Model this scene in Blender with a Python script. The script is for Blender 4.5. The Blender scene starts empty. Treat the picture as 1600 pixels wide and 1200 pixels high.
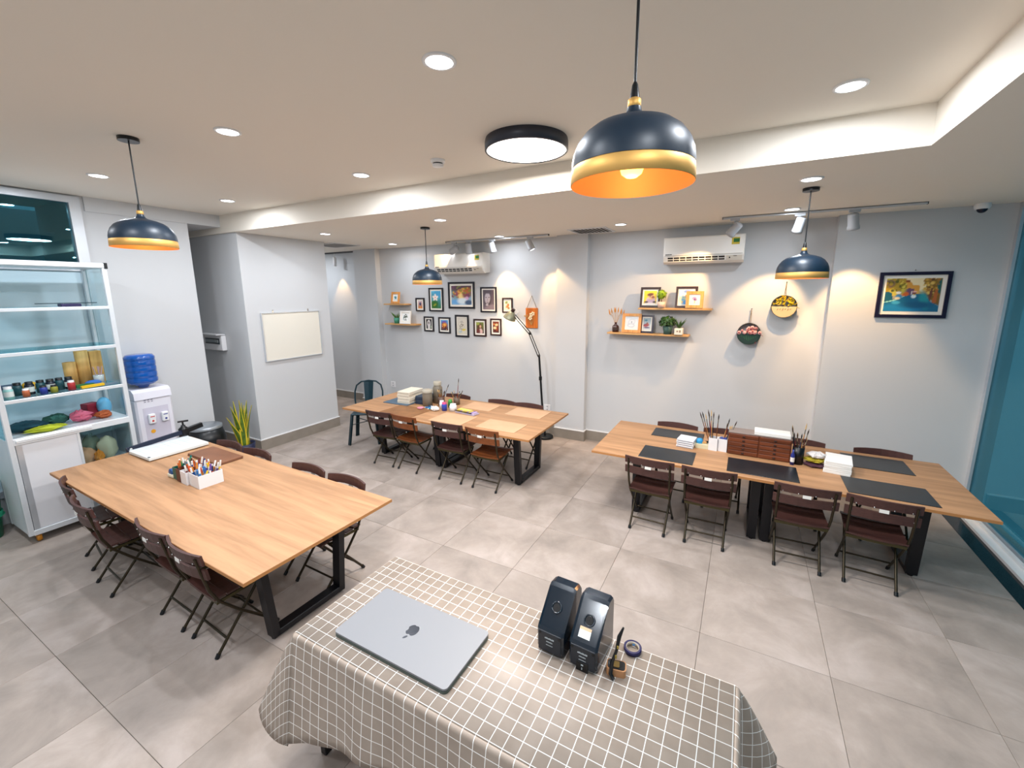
import bpy, bmesh, math, random
from mathutils import Vector, Matrix
import numpy as np
rnd = random.Random(7)
SC = bpy.context.scene
COL = SC.collection
R = math.radians
PI = math.pi

# ------------------------------------------------------------------ camera, world, exposure
cam_d = bpy.data.cameras.new('camera')
cam = bpy.data.objects.new('camera', cam_d)
COL.objects.link(cam)
SC.camera = cam
cam_d.sensor_width = 36.0
cam_d.sensor_fit = 'HORIZONTAL'
cam_d.lens = 663.24 / 1600 * 36
cam_d.shift_x = -8.5 / 1600
cam_d.shift_y = -20.8 / 1600
cam_d.clip_start = 0.05
YAW, PITCH, ROLL = R(-28.15), R(10.53), R(-0.32)
_f = Vector((math.sin(YAW) * math.cos(PITCH), math.cos(YAW) * math.cos(PITCH), -math.sin(PITCH)))
_r = Vector((math.cos(YAW), -math.sin(YAW), 0))
_u = _r.cross(_f)
_rr = _r * math.cos(ROLL) + _u * math.sin(ROLL)
_uu = -_r * math.sin(ROLL) + _u * math.cos(ROLL)
_m = Matrix((_rr, _uu, -_f)).transposed().to_4x4()
_m.translation = (0, 0, 2.4)
cam.matrix_world = _m

world = bpy.data.worlds.new('night_outside')
SC.world = world
world.use_nodes = True
world.node_tree.nodes['Background'].inputs[0].default_value = (0.11, 0.26, 0.33, 1)
world.node_tree.nodes['Background'].inputs[1].default_value = 0.85

SC.view_settings.view_transform = 'Standard'
SC.view_settings.look = 'None'
SC.view_settings.exposure = 0.4
SC.view_settings.gamma = 1.0
SC.view_settings.use_curve_mapping = False
P_DOWN, P_FLUSH, P_SPOT, P_BULB = 16.0, 65.0, 24.0, 1.3
C_DOWN, C_FLUSH, C_SPOT, C_BULB = (0.88, 0.93, 1.0), (1.0, 0.94, 0.88), (1.0, 0.60, 0.26), (1.0, 0.52, 0.20)

# ------------------------------------------------------------------ materials
def lin(c):
    if isinstance(c, str):
        c = c.lstrip('#'); c = tuple(int(c[i:i + 2], 16) / 255 for i in (0, 2, 4))
    return tuple((x / 12.92 if x <= 0.04045 else ((x + 0.055) / 1.055) ** 2.4) for x in c)

MATS = {}
def mat(name, col, rough=0.5, metal=0.0, noise=0.0, nscale=8.0, bump=0.0, bscale=60.0, spec=0.5, trans=0.0, ior=1.45, emit=None, estr=0.0, coat=0.0, alpha=1.0, stretch=None):
    if name in MATS: return MATS[name]
    m = bpy.data.materials.new(name); m.use_nodes = True
    nt = m.node_tree; b = nt.nodes['Principled BSDF']
    c = lin(col)
    b.inputs['Base Color'].default_value = (*c, 1)
    b.inputs['Roughness'].default_value = rough
    b.inputs['Metallic'].default_value = metal
    b.inputs['Specular IOR Level'].default_value = spec
    b.inputs['Transmission Weight'].default_value = trans
    b.inputs['IOR'].default_value = ior
    b.inputs['Coat Weight'].default_value = coat
    b.inputs['Alpha'].default_value = alpha
    if emit:
        b.inputs['Emission Color'].default_value = (*lin(emit), 1); b.inputs['Emission Strength'].default_value = estr
    tc = None
    if noise or bump:
        tc = nt.nodes.new('ShaderNodeTexCoord'); mp = nt.nodes.new('ShaderNodeMapping')
        nt.links.new(tc.outputs['Object'], mp.inputs['Vector'])
        if stretch: mp.inputs['Scale'].default_value = stretch
    if noise:
        n = nt.nodes.new('ShaderNodeTexNoise'); n.inputs['Scale'].default_value = nscale; n.inputs['Detail'].default_value = 4
        nt.links.new(mp.outputs[0], n.inputs['Vector'])
        r = nt.nodes.new('ShaderNodeMapRange'); r.inputs[1].default_value = 0.3; r.inputs[2].default_value = 0.7
        r.inputs[3].default_value = 1 - noise; r.inputs[4].default_value = 1 + noise
        nt.links.new(n.outputs['Fac'], r.inputs[0])
        mx = nt.nodes.new('ShaderNodeVectorMath'); mx.operation = 'SCALE'; mx.inputs[0].default_value = c
        nt.links.new(r.outputs[0], mx.inputs['Scale']); nt.links.new(mx.outputs[0], b.inputs['Base Color'])
    if bump:
        n2 = nt.nodes.new('ShaderNodeTexNoise'); n2.inputs['Scale'].default_value = bscale; n2.inputs['Detail'].default_value = 3
        nt.links.new(mp.outputs[0], n2.inputs['Vector'])
        bp = nt.nodes.new('ShaderNodeBump'); bp.inputs['Strength'].default_value = bump; bp.inputs['Distance'].default_value = 0.004
        nt.links.new(n2.outputs['Fac'], bp.inputs['Height']); nt.links.new(bp.outputs[0], b.inputs['Normal'])
    MATS[name] = m
    return m

def wood(name, c1, c2, rough=0.45, axis='X', scale=1.0):
    m = bpy.data.materials.new(name); m.use_nodes = True; nt = m.node_tree; b = nt.nodes['Principled BSDF']
    tc = nt.nodes.new('ShaderNodeTexCoord'); mp = nt.nodes.new('ShaderNodeMapping')
    s = {'X': (0.8, 11, 11), 'Y': (11, 0.8, 11), 'Z': (11, 11, 0.8)}[axis]
    mp.inputs['Scale'].default_value = tuple(v * scale for v in s)
    nt.links.new(tc.outputs['Object'], mp.inputs['Vector'])
    n = nt.nodes.new('ShaderNodeTexNoise'); n.inputs['Scale'].default_value = 1.6; n.inputs['Detail'].default_value = 7; n.inputs['Roughness'].default_value = 0.62; n.inputs['Distortion'].default_value = 0.5
    nt.links.new(mp.outputs[0], n.inputs['Vector'])
    cr = nt.nodes.new('ShaderNodeValToRGB')
    cr.color_ramp.elements[0].position = 0.32; cr.color_ramp.elements[0].color = (*lin(c2), 1)
    cr.color_ramp.elements[1].position = 0.62; cr.color_ramp.elements[1].color = (*lin(c1), 1)
    nt.links.new(n.outputs['Fac'], cr.inputs[0]); nt.links.new(cr.outputs[0], b.inputs['Base Color'])
    b.inputs['Roughness'].default_value = rough
    MATS[name] = m
    return m

def glass(name, tint, ior=1.6, rough=0.0):
    m = bpy.data.materials.new(name); m.use_nodes = True; nt = m.node_tree
    nt.nodes.remove(nt.nodes['Principled BSDF']); out = nt.nodes['Material Output']
    fr = nt.nodes.new('ShaderNodeFresnel'); 
    ge = nt.nodes.new('ShaderNodeNewGeometry'); mi = nt.nodes.new('ShaderNodeMix')   # same reflectance from both faces of the pane
    nt.links.new(ge.outputs['Backfacing'], mi.inputs[0]); mi.inputs[2].default_value = ior; mi.inputs[3].default_value = 1 / ior; nt.links.new(mi.outputs[0], fr.inputs[0])
    t = nt.nodes.new('ShaderNodeBsdfTransparent'); t.inputs[0].default_value = (*lin(tint), 1)
    g = nt.nodes.new('ShaderNodeBsdfGlossy'); g.inputs[0].default_value = (*lin('#a9dbe4'), 1); g.inputs['Roughness'].default_value = rough
    mx = nt.nodes.new('ShaderNodeMixShader')
    nt.links.new(fr.outputs[0], mx.inputs[0]); nt.links.new(t.outputs[0], mx.inputs[1]); nt.links.new(g.outputs[0], mx.inputs[2])
    nt.links.new(mx.outputs[0], out.inputs[0])
    MATS[name] = m
    return m

def print_mat():
    m = bpy.data.materials.new('printed_picture'); m.use_nodes = True; nt = m.node_tree; b = nt.nodes['Principled BSDF']
    a = nt.nodes.new('ShaderNodeAttribute'); a.attribute_name = 'Col'
    nt.links.new(a.outputs['Color'], b.inputs['Base Color']); b.inputs['Roughness'].default_value = 0.45
    MATS['print'] = m
    return m
print_mat()

def floor_tile_mat():
    m = bpy.data.materials.new('concrete_look_tile'); m.use_nodes = True; nt = m.node_tree; b = nt.nodes['Principled BSDF']
    g = nt.nodes.new('ShaderNodeNewGeometry'); oi = nt.nodes.new('ShaderNodeObjectInfo')
    ad = nt.nodes.new('ShaderNodeVectorMath'); ad.operation = 'MULTIPLY_ADD'
    cmb = nt.nodes.new('ShaderNodeCombineXYZ'); 
    for i in range(3): nt.links.new(oi.outputs['Random'], cmb.inputs[i])
    nt.links.new(cmb.outputs[0], ad.inputs[0]); ad.inputs[1].default_value = (30, 50, 70); nt.links.new(g.outputs['Position'], ad.inputs[2])
    n = nt.nodes.new('ShaderNodeTexNoise'); n.inputs['Scale'].default_value = 2.3; n.inputs['Detail'].default_value = 7; n.inputs['Roughness'].default_value = 0.62; n.inputs['Distortion'].default_value = 0.35
    nt.links.new(ad.outputs[0], n.inputs['Vector'])
    cr = nt.nodes.new('ShaderNodeValToRGB'); e = cr.color_ramp.elements
    e[0].position = 0.30; e[0].color = (*lin('#8d837b'), 1); e[1].position = 0.70; e[1].color = (*lin('#b5a9a2'), 1)
    x = cr.color_ramp.elements.new(0.5); x.color = (*lin('#a2968d'), 1)
    nt.links.new(n.outputs['Fac'], cr.inputs[0])
    mr = nt.nodes.new('ShaderNodeMapRange'); mr.inputs[3].default_value = 0.93; mr.inputs[4].default_value = 1.06
    nt.links.new(oi.outputs['Random'], mr.inputs[0])
    sc = nt.nodes.new('ShaderNodeVectorMath'); sc.operation = 'SCALE'
    nt.links.new(cr.outputs[0], sc.inputs[0]); nt.links.new(mr.outputs[0], sc.inputs['Scale']); nt.links.new(sc.outputs[0], b.inputs['Base Color'])
    n2 = nt.nodes.new('ShaderNodeTexNoise'); n2.inputs['Scale'].default_value = 7; n2.inputs['Detail'].default_value = 4
    nt.links.new(ad.outputs[0], n2.inputs['Vector'])
    r2 = nt.nodes.new('ShaderNodeMapRange'); r2.inputs[3].default_value = 0.38; r2.inputs[4].default_value = 0.62
    nt.links.new(n2.outputs['Fac'], r2.inputs[0]); nt.links.new(r2.outputs[0], b.inputs['Roughness'])
    MATS['tile'] = m
    return m
floor_tile_mat()

def cloth_mat():
    m = bpy.data.materials.new('checked_tablecloth'); m.use_nodes = True; nt = m.node_tree; b = nt.nodes['Principled BSDF']
    uv = nt.nodes.new('ShaderNodeUVMap'); uv.uv_map = 'UVMap'
    sp = nt.nodes.new('ShaderNodeSeparateXYZ'); nt.links.new(uv.outputs[0], sp.inputs[0])
    outs = []
    for i in (0, 1):
        d = nt.nodes.new('ShaderNodeMath'); d.operation = 'DIVIDE'; d.inputs[1].default_value = 0.0571; nt.links.new(sp.outputs[i], d.inputs[0])
        f = nt.nodes.new('ShaderNodeMath'); f.operation = 'FRACT'; nt.links.new(d.outputs[0], f.inputs[0])
        s = nt.nodes.new('ShaderNodeMath'); s.operation = 'SUBTRACT'; s.inputs[1].default_value = 0.5; nt.links.new(f.outputs[0], s.inputs[0])
        a = nt.nodes.new('ShaderNodeMath'); a.operation = 'ABSOLUTE'; nt.links.new(s.outputs[0], a.inputs[0])
        l = nt.nodes.new('ShaderNodeMath'); l.operation = 'LESS_THAN'; l.inputs[1].default_value = 0.03; nt.links.new(a.outputs[0], l.inputs[0])
        outs.append(l)
    mx = nt.nodes.new('ShaderNodeMath'); mx.operation = 'MAXIMUM'; nt.links.new(outs[0].outputs[0], mx.inputs[0]); nt.links.new(outs[1].outputs[0], mx.inputs[1])
    n = nt.nodes.new('ShaderNodeTexNoise'); n.inputs['Scale'].default_value = 9; n.inputs['Detail'].default_value = 5
    nt.links.new(uv.outputs[0], n.inputs['Vector'])
    cr = nt.nodes.new('ShaderNodeValToRGB'); cr.color_ramp.elements[0].position = 0.3; cr.color_ramp.elements[0].color = (*lin('#97897c'), 1)
    cr.color_ramp.elements[1].position = 0.7; cr.color_ramp.elements[1].color = (*lin('#a5978a'), 1)
    nt.links.new(n.outputs['Fac'], cr.inputs[0])
    mc = nt.nodes.new('ShaderNodeMix'); mc.data_type = 'RGBA'
    nt.links.new(mx.outputs[0], mc.inputs[0]); nt.links.new(cr.outputs[0], mc.inputs[6]); mc.inputs[7].default_value = (*lin('#f4f2ee'), 1)
    nt.links.new(mc.outputs[2], b.inputs['Base Color']); b.inputs['Roughness'].default_value = 0.42
    b.inputs['Specular IOR Level'].default_value = 0.4
    MATS['cloth'] = m
cloth_mat()

wall_m = mat('wall_paint', '#c9cbcd', 0.75, bump=0.08, bscale=120)
ceil_m = mat('ceiling_paint', '#e9e2d6', 0.8, bump=0.05, bscale=100)
grout_m = mat('grout', '#938980', 0.9)
base_m = mat('baseboard_tile', '#8d857b', 0.45, noise=0.10, nscale=5)
white_m = mat('white_trim', '#ececec', 0.4)
granite_m = mat('black_granite', '#10181b', 0.12, noise=0.5, nscale=25)
glass_m = glass('tinted_glass', '#a8d4dc', 1.9)
table_m = wood('oak_tabletop', '#bd9068', '#97704d', 0.5, 'X', 0.62)
edge_m = mat('tabletop_edge', '#b07a48', 0.5)
black_m = mat('black_steel', '#15151a', 0.38, metal=0.2)
chairmetal_m = mat('dark_bronze_tube', '#3a3224', 0.35, metal=0.65)
slat_m = mat('dark_brown_slat', '#4a2e2a', 0.42, noise=0.18, nscale=7, stretch=(2, 20, 20))
slat2_m = mat('orange_brown_slat', '#7d4420', 0.42, noise=0.2, nscale=7, stretch=(2, 20, 20))
brass_m = mat('brass', '#d6a85e', 0.5, metal=0.65)
gold_in_m = mat('gold_inner', '#e2a066', 0.5, metal=0.3)
shade_m = mat('black_satin_shade', '#0b2233', 0.42, spec=0.6)
plastic_w = mat('white_plastic', '#e6e6e8', 0.35)
plastic_b = mat('black_plastic', '#0c1014', 0.35)
chrome_m = mat('chrome', '#d0d0d0', 0.2, metal=1.0)
alu_m = mat('aluminium', '#cfd4da', 0.3, metal=0.55)
led_m = mat('led_lens', '#ffffff', 0.5, emit='#f4f8ff', estr=9.0)
flushled_m = mat('flush_lens', '#ffffff', 0.5, emit='#fff4ec', estr=4.0)
bulb_m = mat('amber_bulb', '#ffd08a', 0.4, emit='#ffb347', estr=6.0)
lightwood_m = wood('pale_wood', '#d3a56b', '#b8874f', 0.5, 'X', 2.0)
back_m = mat('frosted_film', '#c3dbe5', 0.05)
paper_m = mat('paper', '#eceae4', 0.8)

# ------------------------------------------------------------------ mesh builder
class MB:
    def __init__(s): s.v = []; s.f = []; s.mi = []; s.sm = []
    def add(s, vs, fs, mi=0, smooth=False, M=None):
        o = len(s.v)
        s.v += [tuple(M @ Vector(p)) if M else tuple(p) for p in vs]
        for f in fs:
            s.f.append([o + i for i in f]); s.mi.append(mi); s.sm.append(smooth)
        return s
    def box(s, x0, x1, y0, y1, z0, z1, mi=0, M=None):
        vs = [(x, y, z) for z in (z0, z1) for y in (y0, y1) for x in (x0, x1)]
        return s.add(vs, [(0, 2, 3, 1), (4, 5, 7, 6), (0, 1, 5, 4), (2, 6, 7, 3), (0, 4, 6, 2), (1, 3, 7, 5)], mi, False, M)
    def cbox(s, x0, x1, y0, y1, z0, z1, c=0.004, mi=0, M=None):
        c = min(c, (x1 - x0) * .45, (y1 - y0) * .45, (z1 - z0) * .45)
        cx, cy, cz = (x0 + x1) / 2, (y0 + y1) / 2, (z0 + z1) / 2
        hx, hy, hz = (x1 - x0) / 2, (y1 - y0) / 2, (z1 - z0) / 2
        pts = {}
        vs = []
        for sx in (-1, 1):
            for sy in (-1, 1):
                for sz in (-1, 1):
                    for a in range(3):
                        d = [c, c, c]; d[a] = 0
                        pts[sx, sy, sz, a] = len(vs)
                        vs.append((cx + sx * (hx - d[0]), cy + sy * (hy - d[1]), cz + sz * (hz - d[2])))
        fs = []
        for a in range(3):
            b, e = (a + 1) % 3, (a + 2) % 3
            for sg in (-1, 1):
                q = []
                for (p, r) in ((-1, -1), (1, -1), (1, 1), (-1, 1)):
                    k = [0, 0, 0]; k[a] = sg; k[b] = p; k[e] = r
                    q.append(pts[k[0], k[1], k[2], a])
                fs.append(q if sg > 0 else q[::-1])
        for a in range(3):
            b, e = (a + 1) % 3, (a + 2) % 3
            for sb in (-1, 1):
                for se in (-1, 1):
                    def P(sa, w):
                        k = [0, 0, 0]; k[a] = sa; k[b] = sb; k[e] = se
                        return pts[k[0], k[1], k[2], w]
                    q = [P(-1, b), P(1, b), P(1, e), P(-1, e)]
                    fs.append(q if sb * se < 0 else q[::-1])
        for sx in (-1, 1):
            for sy in (-1, 1):
                for sz in (-1, 1):
                    q = [pts[sx, sy, sz, a] for a in range(3)]
                    fs.append(q if sx * sy * sz > 0 else q[::-1])
        return s.add(vs, fs, mi, False, M)
    def bar(s, p, q, w, h, mi=0, up=(0, 0, 1), M=None):
        p, q = Vector(p), Vector(q); d = (q - p).normalized(); u = Vector(up)
        if abs(d.dot(u)) > 0.98: u = Vector((0, 1, 0))
        a = d.cross(u).normalized() * (w / 2); b = a.cross(d).normalized() * (h / 2)
        vs = [o + i * a + j * b for o in (p, q) for (i, j) in ((-1, -1), (1, -1), (1, 1), (-1, 1))]
        return s.add(vs, [(0, 1, 2, 3), (7, 6, 5, 4), (0, 4, 5, 1), (1, 5, 6, 2), (2, 6, 7, 3), (3, 7, 4, 0)], mi, False, M)
    def tube(s, pts, r, n=8, mi=0, M=None, caps=True):
        pts = [Vector(p) for p in pts]; k = len(pts)
        rr = r if isinstance(r, (list, tuple)) else [r] * k
        t = [(pts[min(i + 1, k - 1)] - pts[max(i - 1, 0)]).normalized() for i in range(k)]
        u = Vector((0, 0, 1)) if abs(t[0].z) < 0.9 else Vector((1, 0, 0))
        a = t[0].cross(u).normalized(); vs = []
        for i in range(k):
            a = (a - t[i] * a.dot(t[i])).normalized(); b = t[i].cross(a)
            vs += [pts[i] + (a * math.cos(2 * PI * j / n) + b * math.sin(2 * PI * j / n)) * rr[i] for j in range(n)]
        fs = [(i * n + j, i * n + (j + 1) % n, (i + 1) * n + (j + 1) % n, (i + 1) * n + j) for i in range(k - 1) for j in range(n)]
        s.add(vs, fs, mi, True, M)
        if caps:
            s.add(vs[:n], [tuple(range(n))[::-1]], mi, False, M); s.add(vs[-n:], [tuple(range(n))], mi, False, M)
        return s
    def lathe(s, prof, n=24, c=(0, 0, 0), mi=0, M=None, smooth=True):
        vs = [(c[0] + r * math.cos(2 * PI * j / n), c[1] + r * math.sin(2 * PI * j / n), c[2] + z) for r, z in prof for j in range(n)]
        fs = [(i * n + j, i * n + (j + 1) % n, (i + 1) * n + (j + 1) % n, (i + 1) * n + j) for i in range(len(prof) - 1) for j in range(n)]
        return s.add(vs, fs, mi, smooth, M)
    def cyl(s, c, r, z0, z1, n=20, mi=0, M=None):
        return s.lathe([(1e-4, z0), (r, z0)], n, c, mi, M, False).lathe([(r, z0), (r, z1)], n, c, mi, M).lathe([(r, z1), (1e-4, z1)], n, c, mi, M, False)
    def sphere(s, c, r, n=12, m=8, sc=(1, 1, 1), mi=0, M=None):
        vs = []; fs = []
        for i in range(m + 1):
            th = PI * i / m
            for j in range(n):
                ph = 2 * PI * j / n
                vs.append((c[0] + r * sc[0] * math.sin(th) * math.cos(ph), c[1] + r * sc[1] * math.sin(th) * math.sin(ph), c[2] - r * sc[2] * math.cos(th)))
        for i in range(m):
            for j in range(n):
                fs.append((i * n + j, i * n + (j + 1) % n, (i + 1) * n + (j + 1) % n, (i + 1) * n + j))
        return s.add(vs, fs, mi, True, M)
    def prism(s, poly, a0, a1, axis='z', mi=0, M=None):
        n = len(poly)
        def P(p, a): return (p[0], p[1], a) if axis == 'z' else ((p[0], a, p[1]) if axis == 'y' else (a, p[0], p[1]))
        vs = [P(p, a0) for p in poly] + [P(p, a1) for p in poly]
        fs = [tuple(range(n))[::-1], tuple(range(n, 2 * n))] + [(i, (i + 1) % n, n + (i + 1) % n, n + i) for i in range(n)]
        return s.add(vs, fs, mi, False, M)
    def mesh(s, name, mats):
        me = bpy.data.meshes.new(name); me.from_pydata(s.v, [], s.f)
        for m in (mats if isinstance(mats, (list, tuple)) else [mats]): me.materials.append(m)
        me.polygons.foreach_set('material_index', s.mi); me.polygons.foreach_set('use_smooth', s.sm)
        bm = bmesh.new(); bm.from_mesh(me); bmesh.ops.recalc_face_normals(bm, faces=bm.faces); bm.to_mesh(me); bm.free()
        me.update()
        return me
    def build(s, name, mats, parent=None, loc=None, rot=None, label=None):
        o = bpy.data.objects.new(name, s.mesh(name, mats)); COL.objects.link(o)
        if parent: o.parent = parent
        if loc is not None: o.location = loc
        if rot is not None: o.rotation_euler = rot
        if label: o['label'] = label
        return o

def tag(o, label, cat, group=None, kind=None):
    o['label'] = label; o['category'] = cat
    if group: o['group'] = group
    if kind: o['kind'] = kind
    return o
def thing(name, label, cat, loc=(0, 0, 0), rz=0.0, group=None):
    o = bpy.data.objects.new(name, None); COL.objects.link(o)
    o.empty_display_size = 0.1; o.location = loc; o.rotation_euler = (0, 0, rz)
    return tag(o, label, cat, group)
def struct(o): o['kind'] = 'structure'; return o
def dup(root, loc, rz=None, label=None, group=None):
    r = root.copy(); COL.objects.link(r); r.location = loc
    if rz is not None: r.rotation_euler = (0, 0, rz)
    if label: r['label'] = label
    if group: r['group'] = group
    for ch in list(root.children):
        c = ch.copy(); COL.objects.link(c); c.parent = r
        for g in list(ch.children):
            d = g.copy(); COL.objects.link(d); d.parent = c
    return r
def light(kind, name, parent, loc, power, color, size=0.1, rot=None, spot=60, blend=0.5):
    l = bpy.data.lights.new(name, kind); l.energy = power; l.color = color
    if kind == 'AREA': l.shape = 'DISK'; l.size = size
    elif kind == 'SPOT': l.spot_size = R(spot); l.spot_blend = blend; l.shadow_soft_size = size
    else: l.shadow_soft_size = size
    o = bpy.data.objects.new(name, l); COL.objects.link(o); o.parent = parent; o.location = loc
    if rot is not None: o.rotation_euler = rot
    return o

# ------------------------------------------------------------------ flat prints
def art(name, w, h, layers, parent, loc, rot=(0, 0, 0), nx=28, ny=36, seed=1):
    us = (np.arange(nx + 1) / nx); vs = (np.arange(ny + 1) / ny)
    U, V = np.meshgrid(us, vs); C = np.zeros((ny + 1, nx + 1, 3)) + 0.8
    g = np.random.RandomState(seed)
    for L in layers:
        k = L[0]
        if k == 'g':
            a, b = np.array(lin(L[1])), np.array(lin(L[2])); C = b + (a - b) * V[..., None]
        elif k == 'e':
            _, cx, cy, rx, ry, ang, col = L[:7]; soft = L[7] if len(L) > 7 else 0.12
            ca, sa = math.cos(R(ang)), math.sin(R(ang)); asp = h / w
            dx, dy = (U - cx), (V - cy) * asp
            x, y = dx * ca + dy * sa, -dx * sa + dy * ca
            d = np.sqrt((x / rx) ** 2 + (y / ry) ** 2); al = np.clip((1 - d) / soft + 0.5, 0, 1)[..., None]
            C = C * (1 - al) + np.array(lin(col)) * al
        elif k == 'p':
            pts = L[1]; inside = np.zeros(U.shape, bool); j = len(pts) - 1
            for i in range(len(pts)):
                xi, yi = pts[i]; xj, yj = pts[j]
                c = ((yi > V) != (yj > V)) & (U < (xj - xi) * (V - yi) / ((yj - yi) or 1e-9) + xi)
                inside ^= c; j = i
            C[inside] = np.array(lin(L[2]))
        elif k == 'n':
            q = g.rand(L[2] + 1, L[2] + 1)
            gx, gy = U * L[2], V * L[2]; i0 = np.clip(gx.astype(int), 0, L[2] - 1); j0 = np.clip(gy.astype(int), 0, L[2] - 1)
            fx, fy = gx - i0, gy - j0
            nz = (q[j0, i0] * (1 - fx) + q[j0, i0 + 1] * fx) * (1 - fy) + (q[j0 + 1, i0] * (1 - fx) + q[j0 + 1, i0 + 1] * fx) * fy
            C = C * (1 + L[1] * (nz[..., None] * 2 - 1))
        elif k == 'd':   # scattered dabs
            _, cnt, x0, x1, y0, y1, r, cols = L
            for _i in range(cnt):
                cx, cy = g.uniform(x0, x1), g.uniform(y0, y1); rr = r * g.uniform(0.5, 1.3)
                d = np.sqrt((U - cx) ** 2 + ((V - cy) * h / w) ** 2) / rr; al = np.clip((1 - d) / 0.4 + 0.5, 0, 1)[..., None]
                C = C * (1 - al) + np.array(lin(cols[g.randint(len(cols))])) * al
    C = np.clip(C, 0, 1)
    X = (U - 0.5) * w; Z = (V - 0.5) * h
    verts = [(float(X[j, i]), 0.0, float(Z[j, i])) for j in range(ny + 1) for i in range(nx + 1)]
    n1 = nx + 1
    faces = [(j * n1 + i, j * n1 + i + 1, (j + 1) * n1 + i + 1, (j + 1) * n1 + i) for j in range(ny) for i in range(nx)]
    me = bpy.data.meshes.new(name); me.from_pydata(verts, [], faces); me.materials.append(MATS['print'])
    at = me.color_attributes.new('Col', 'FLOAT_COLOR', 'POINT')
    at.data.foreach_set('color', np.concatenate([C.reshape(-1, 3), np.ones((C.shape[0] * C.shape[1], 1))], 1).astype(np.float32).ravel())
    o = bpy.data.objects.new(name, me); COL.objects.link(o); o.parent = parent; o.location = loc; o.rotation_euler = rot
    return o

# ================================================================== THE ROOM
ZH, ZL = 3.49, 3.25
b = MB().box(-9.3, 2.5, -2.6, 6.8, -0.15, -0.012)
floor = struct(b.build('floor', grout_m))
TX, TY = 0.763, 0.745
tile_cache = {}
def tile_mesh(w, h):
    key = (round(w, 3), round(h, 3))
    if key not in tile_cache: tile_cache[key] = MB().cbox(0, w, 0, h, -0.014, 0.0, 0.0015).mesh('tile', MATS['tile'])
    return tile_cache[key]
kx = -12
while -0.105 + TX * kx < 2.05:
    x0 = -0.105 + TX * kx; x1 = min(x0 + TX, 2.05); kx += 1
    if x1 < -8.6 or x1 - x0 < 0.02: continue
    for ky in range(-7, 6):
        y0 = 2.935 + TY * ky; y1 = min(y0 + TY, 6.6)
        if y0 < -2.4 or y1 - y0 < 0.02: continue
        o = bpy.data.objects.new('tile', tile_mesh(x1 - x0 - 0.002, y1 - y0 - 0.002)); COL.objects.link(o)
        o.parent = floor; o.location = (x0 + 0.001, y0 + 0.001, 0)
# back wall with its three shallow piers, and its skirting
bw = [(-9.3, 6.6), (-7.15, 6.6), (-7.15, 6.3), (-6.55, 6.3), (-6.55, 6.42), (-2.67, 6.42), (-2.67, 6.31), (-2.17, 6.31), (-2.17, 6.43), (0.87, 6.43), (0.87, 6.31), (2.5, 6.31)]
struct(MB().prism(bw + [(2.5, 6.8), (-9.3, 6.8)], 0, ZL + 0.02).build('wall_back', wall_m))
def skirting(name, path, side):
    a = MB(); c = MB()
    n = len(path)
    def off(i, d):
        ds = []
        for k in (i - 1, i):
            if 0 <= k < n - 1:
                dx, dy = path[k + 1][0] - path[k][0], path[k + 1][1] - path[k][1]; l = math.hypot(dx, dy)
                ds.append((dy / l * side, -dx / l * side))
        if len(ds) == 1 or abs(ds[0][0] - ds[1][0]) + abs(ds[0][1] - ds[1][1]) < 1e-6: v = ds[0]
        else: v = (ds[0][0] + ds[1][0], ds[0][1] + ds[1][1])
        return (path[i][0] + v[0] * d, path[i][1] + v[1] * d)
    for (mb, z0, z1, d) in ((a, 0.0, 0.16, 0.012), (c, 0.16, 0.175, 0.014)):
        q = [off(i, d) for i in range(n)]
        for i in range(n - 1):
            p0, p1, q0, q1 = path[i], path[i + 1], q[i], q[i + 1]
            mb.prism([p0, p1, q1, q0], z0, z1)
    o = struct(a.build(name, base_m)); k = c.build('cap_strip', white_m, o)
    return o
skirting('baseboard_back', bw[:11] + [(2.19, 6.31)], 1)
struct(MB().box(-9.3, -6.44, 3.64, 5.07, 0, ZL + 0.02).box(-6.75, -6.44, 3.64, 3.66, ZL, ZH).build('wall_inner', wall_m))
skirting('baseboard_inner', [(-7.9, 3.64), (-6.44, 3.64), (-6.44, 5.07), (-8.5, 5.07)], 1)
wl = MB()
wl.box(-8.1, -6.75, 2.13, 3.19, 0, 3.6).box(-6.98, -6.75, -2.6, -1.0, 0, 3.6).box(-6.98, -6.75, -1.0, 2.13, 0, 0.3).box(-6.98, -6.75, -1.0, 2.13, 3.47, 3.6).box(-8.1, -7.9, 3.19, 3.64, 0, 3.6)
struct(wl.build('wall_left', wall_m))
struct(MB().box(-7.9, -6.735, 3.19, 3.62, 3.33, ZH + 0.02).box(-6.75, -6.735, 2.17, 3.19, 3.33, ZH + 0.02).build('trim_1', wall_m))
struct(MB().box(-9.3, 2.6, -2.75, -2.6, 0, 3.6).build('wall_front', wall_m))
struct(MB().box(-9.45, -9.3, -2.75, 6.8, 0, 3.6).build('wall_hall', wall_m))
ce = MB().box(-8.1, 0.9, -2.6, 3.6, ZH, ZH + 0.1).box(-9.3, 2.5, 3.6, 6.8, ZL, ZH + 0.1).box(0.9, 2.5, -2.6, 3.6, ZL, ZH + 0.1)
struct(ce.build('ceiling', ceil_m))
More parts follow.
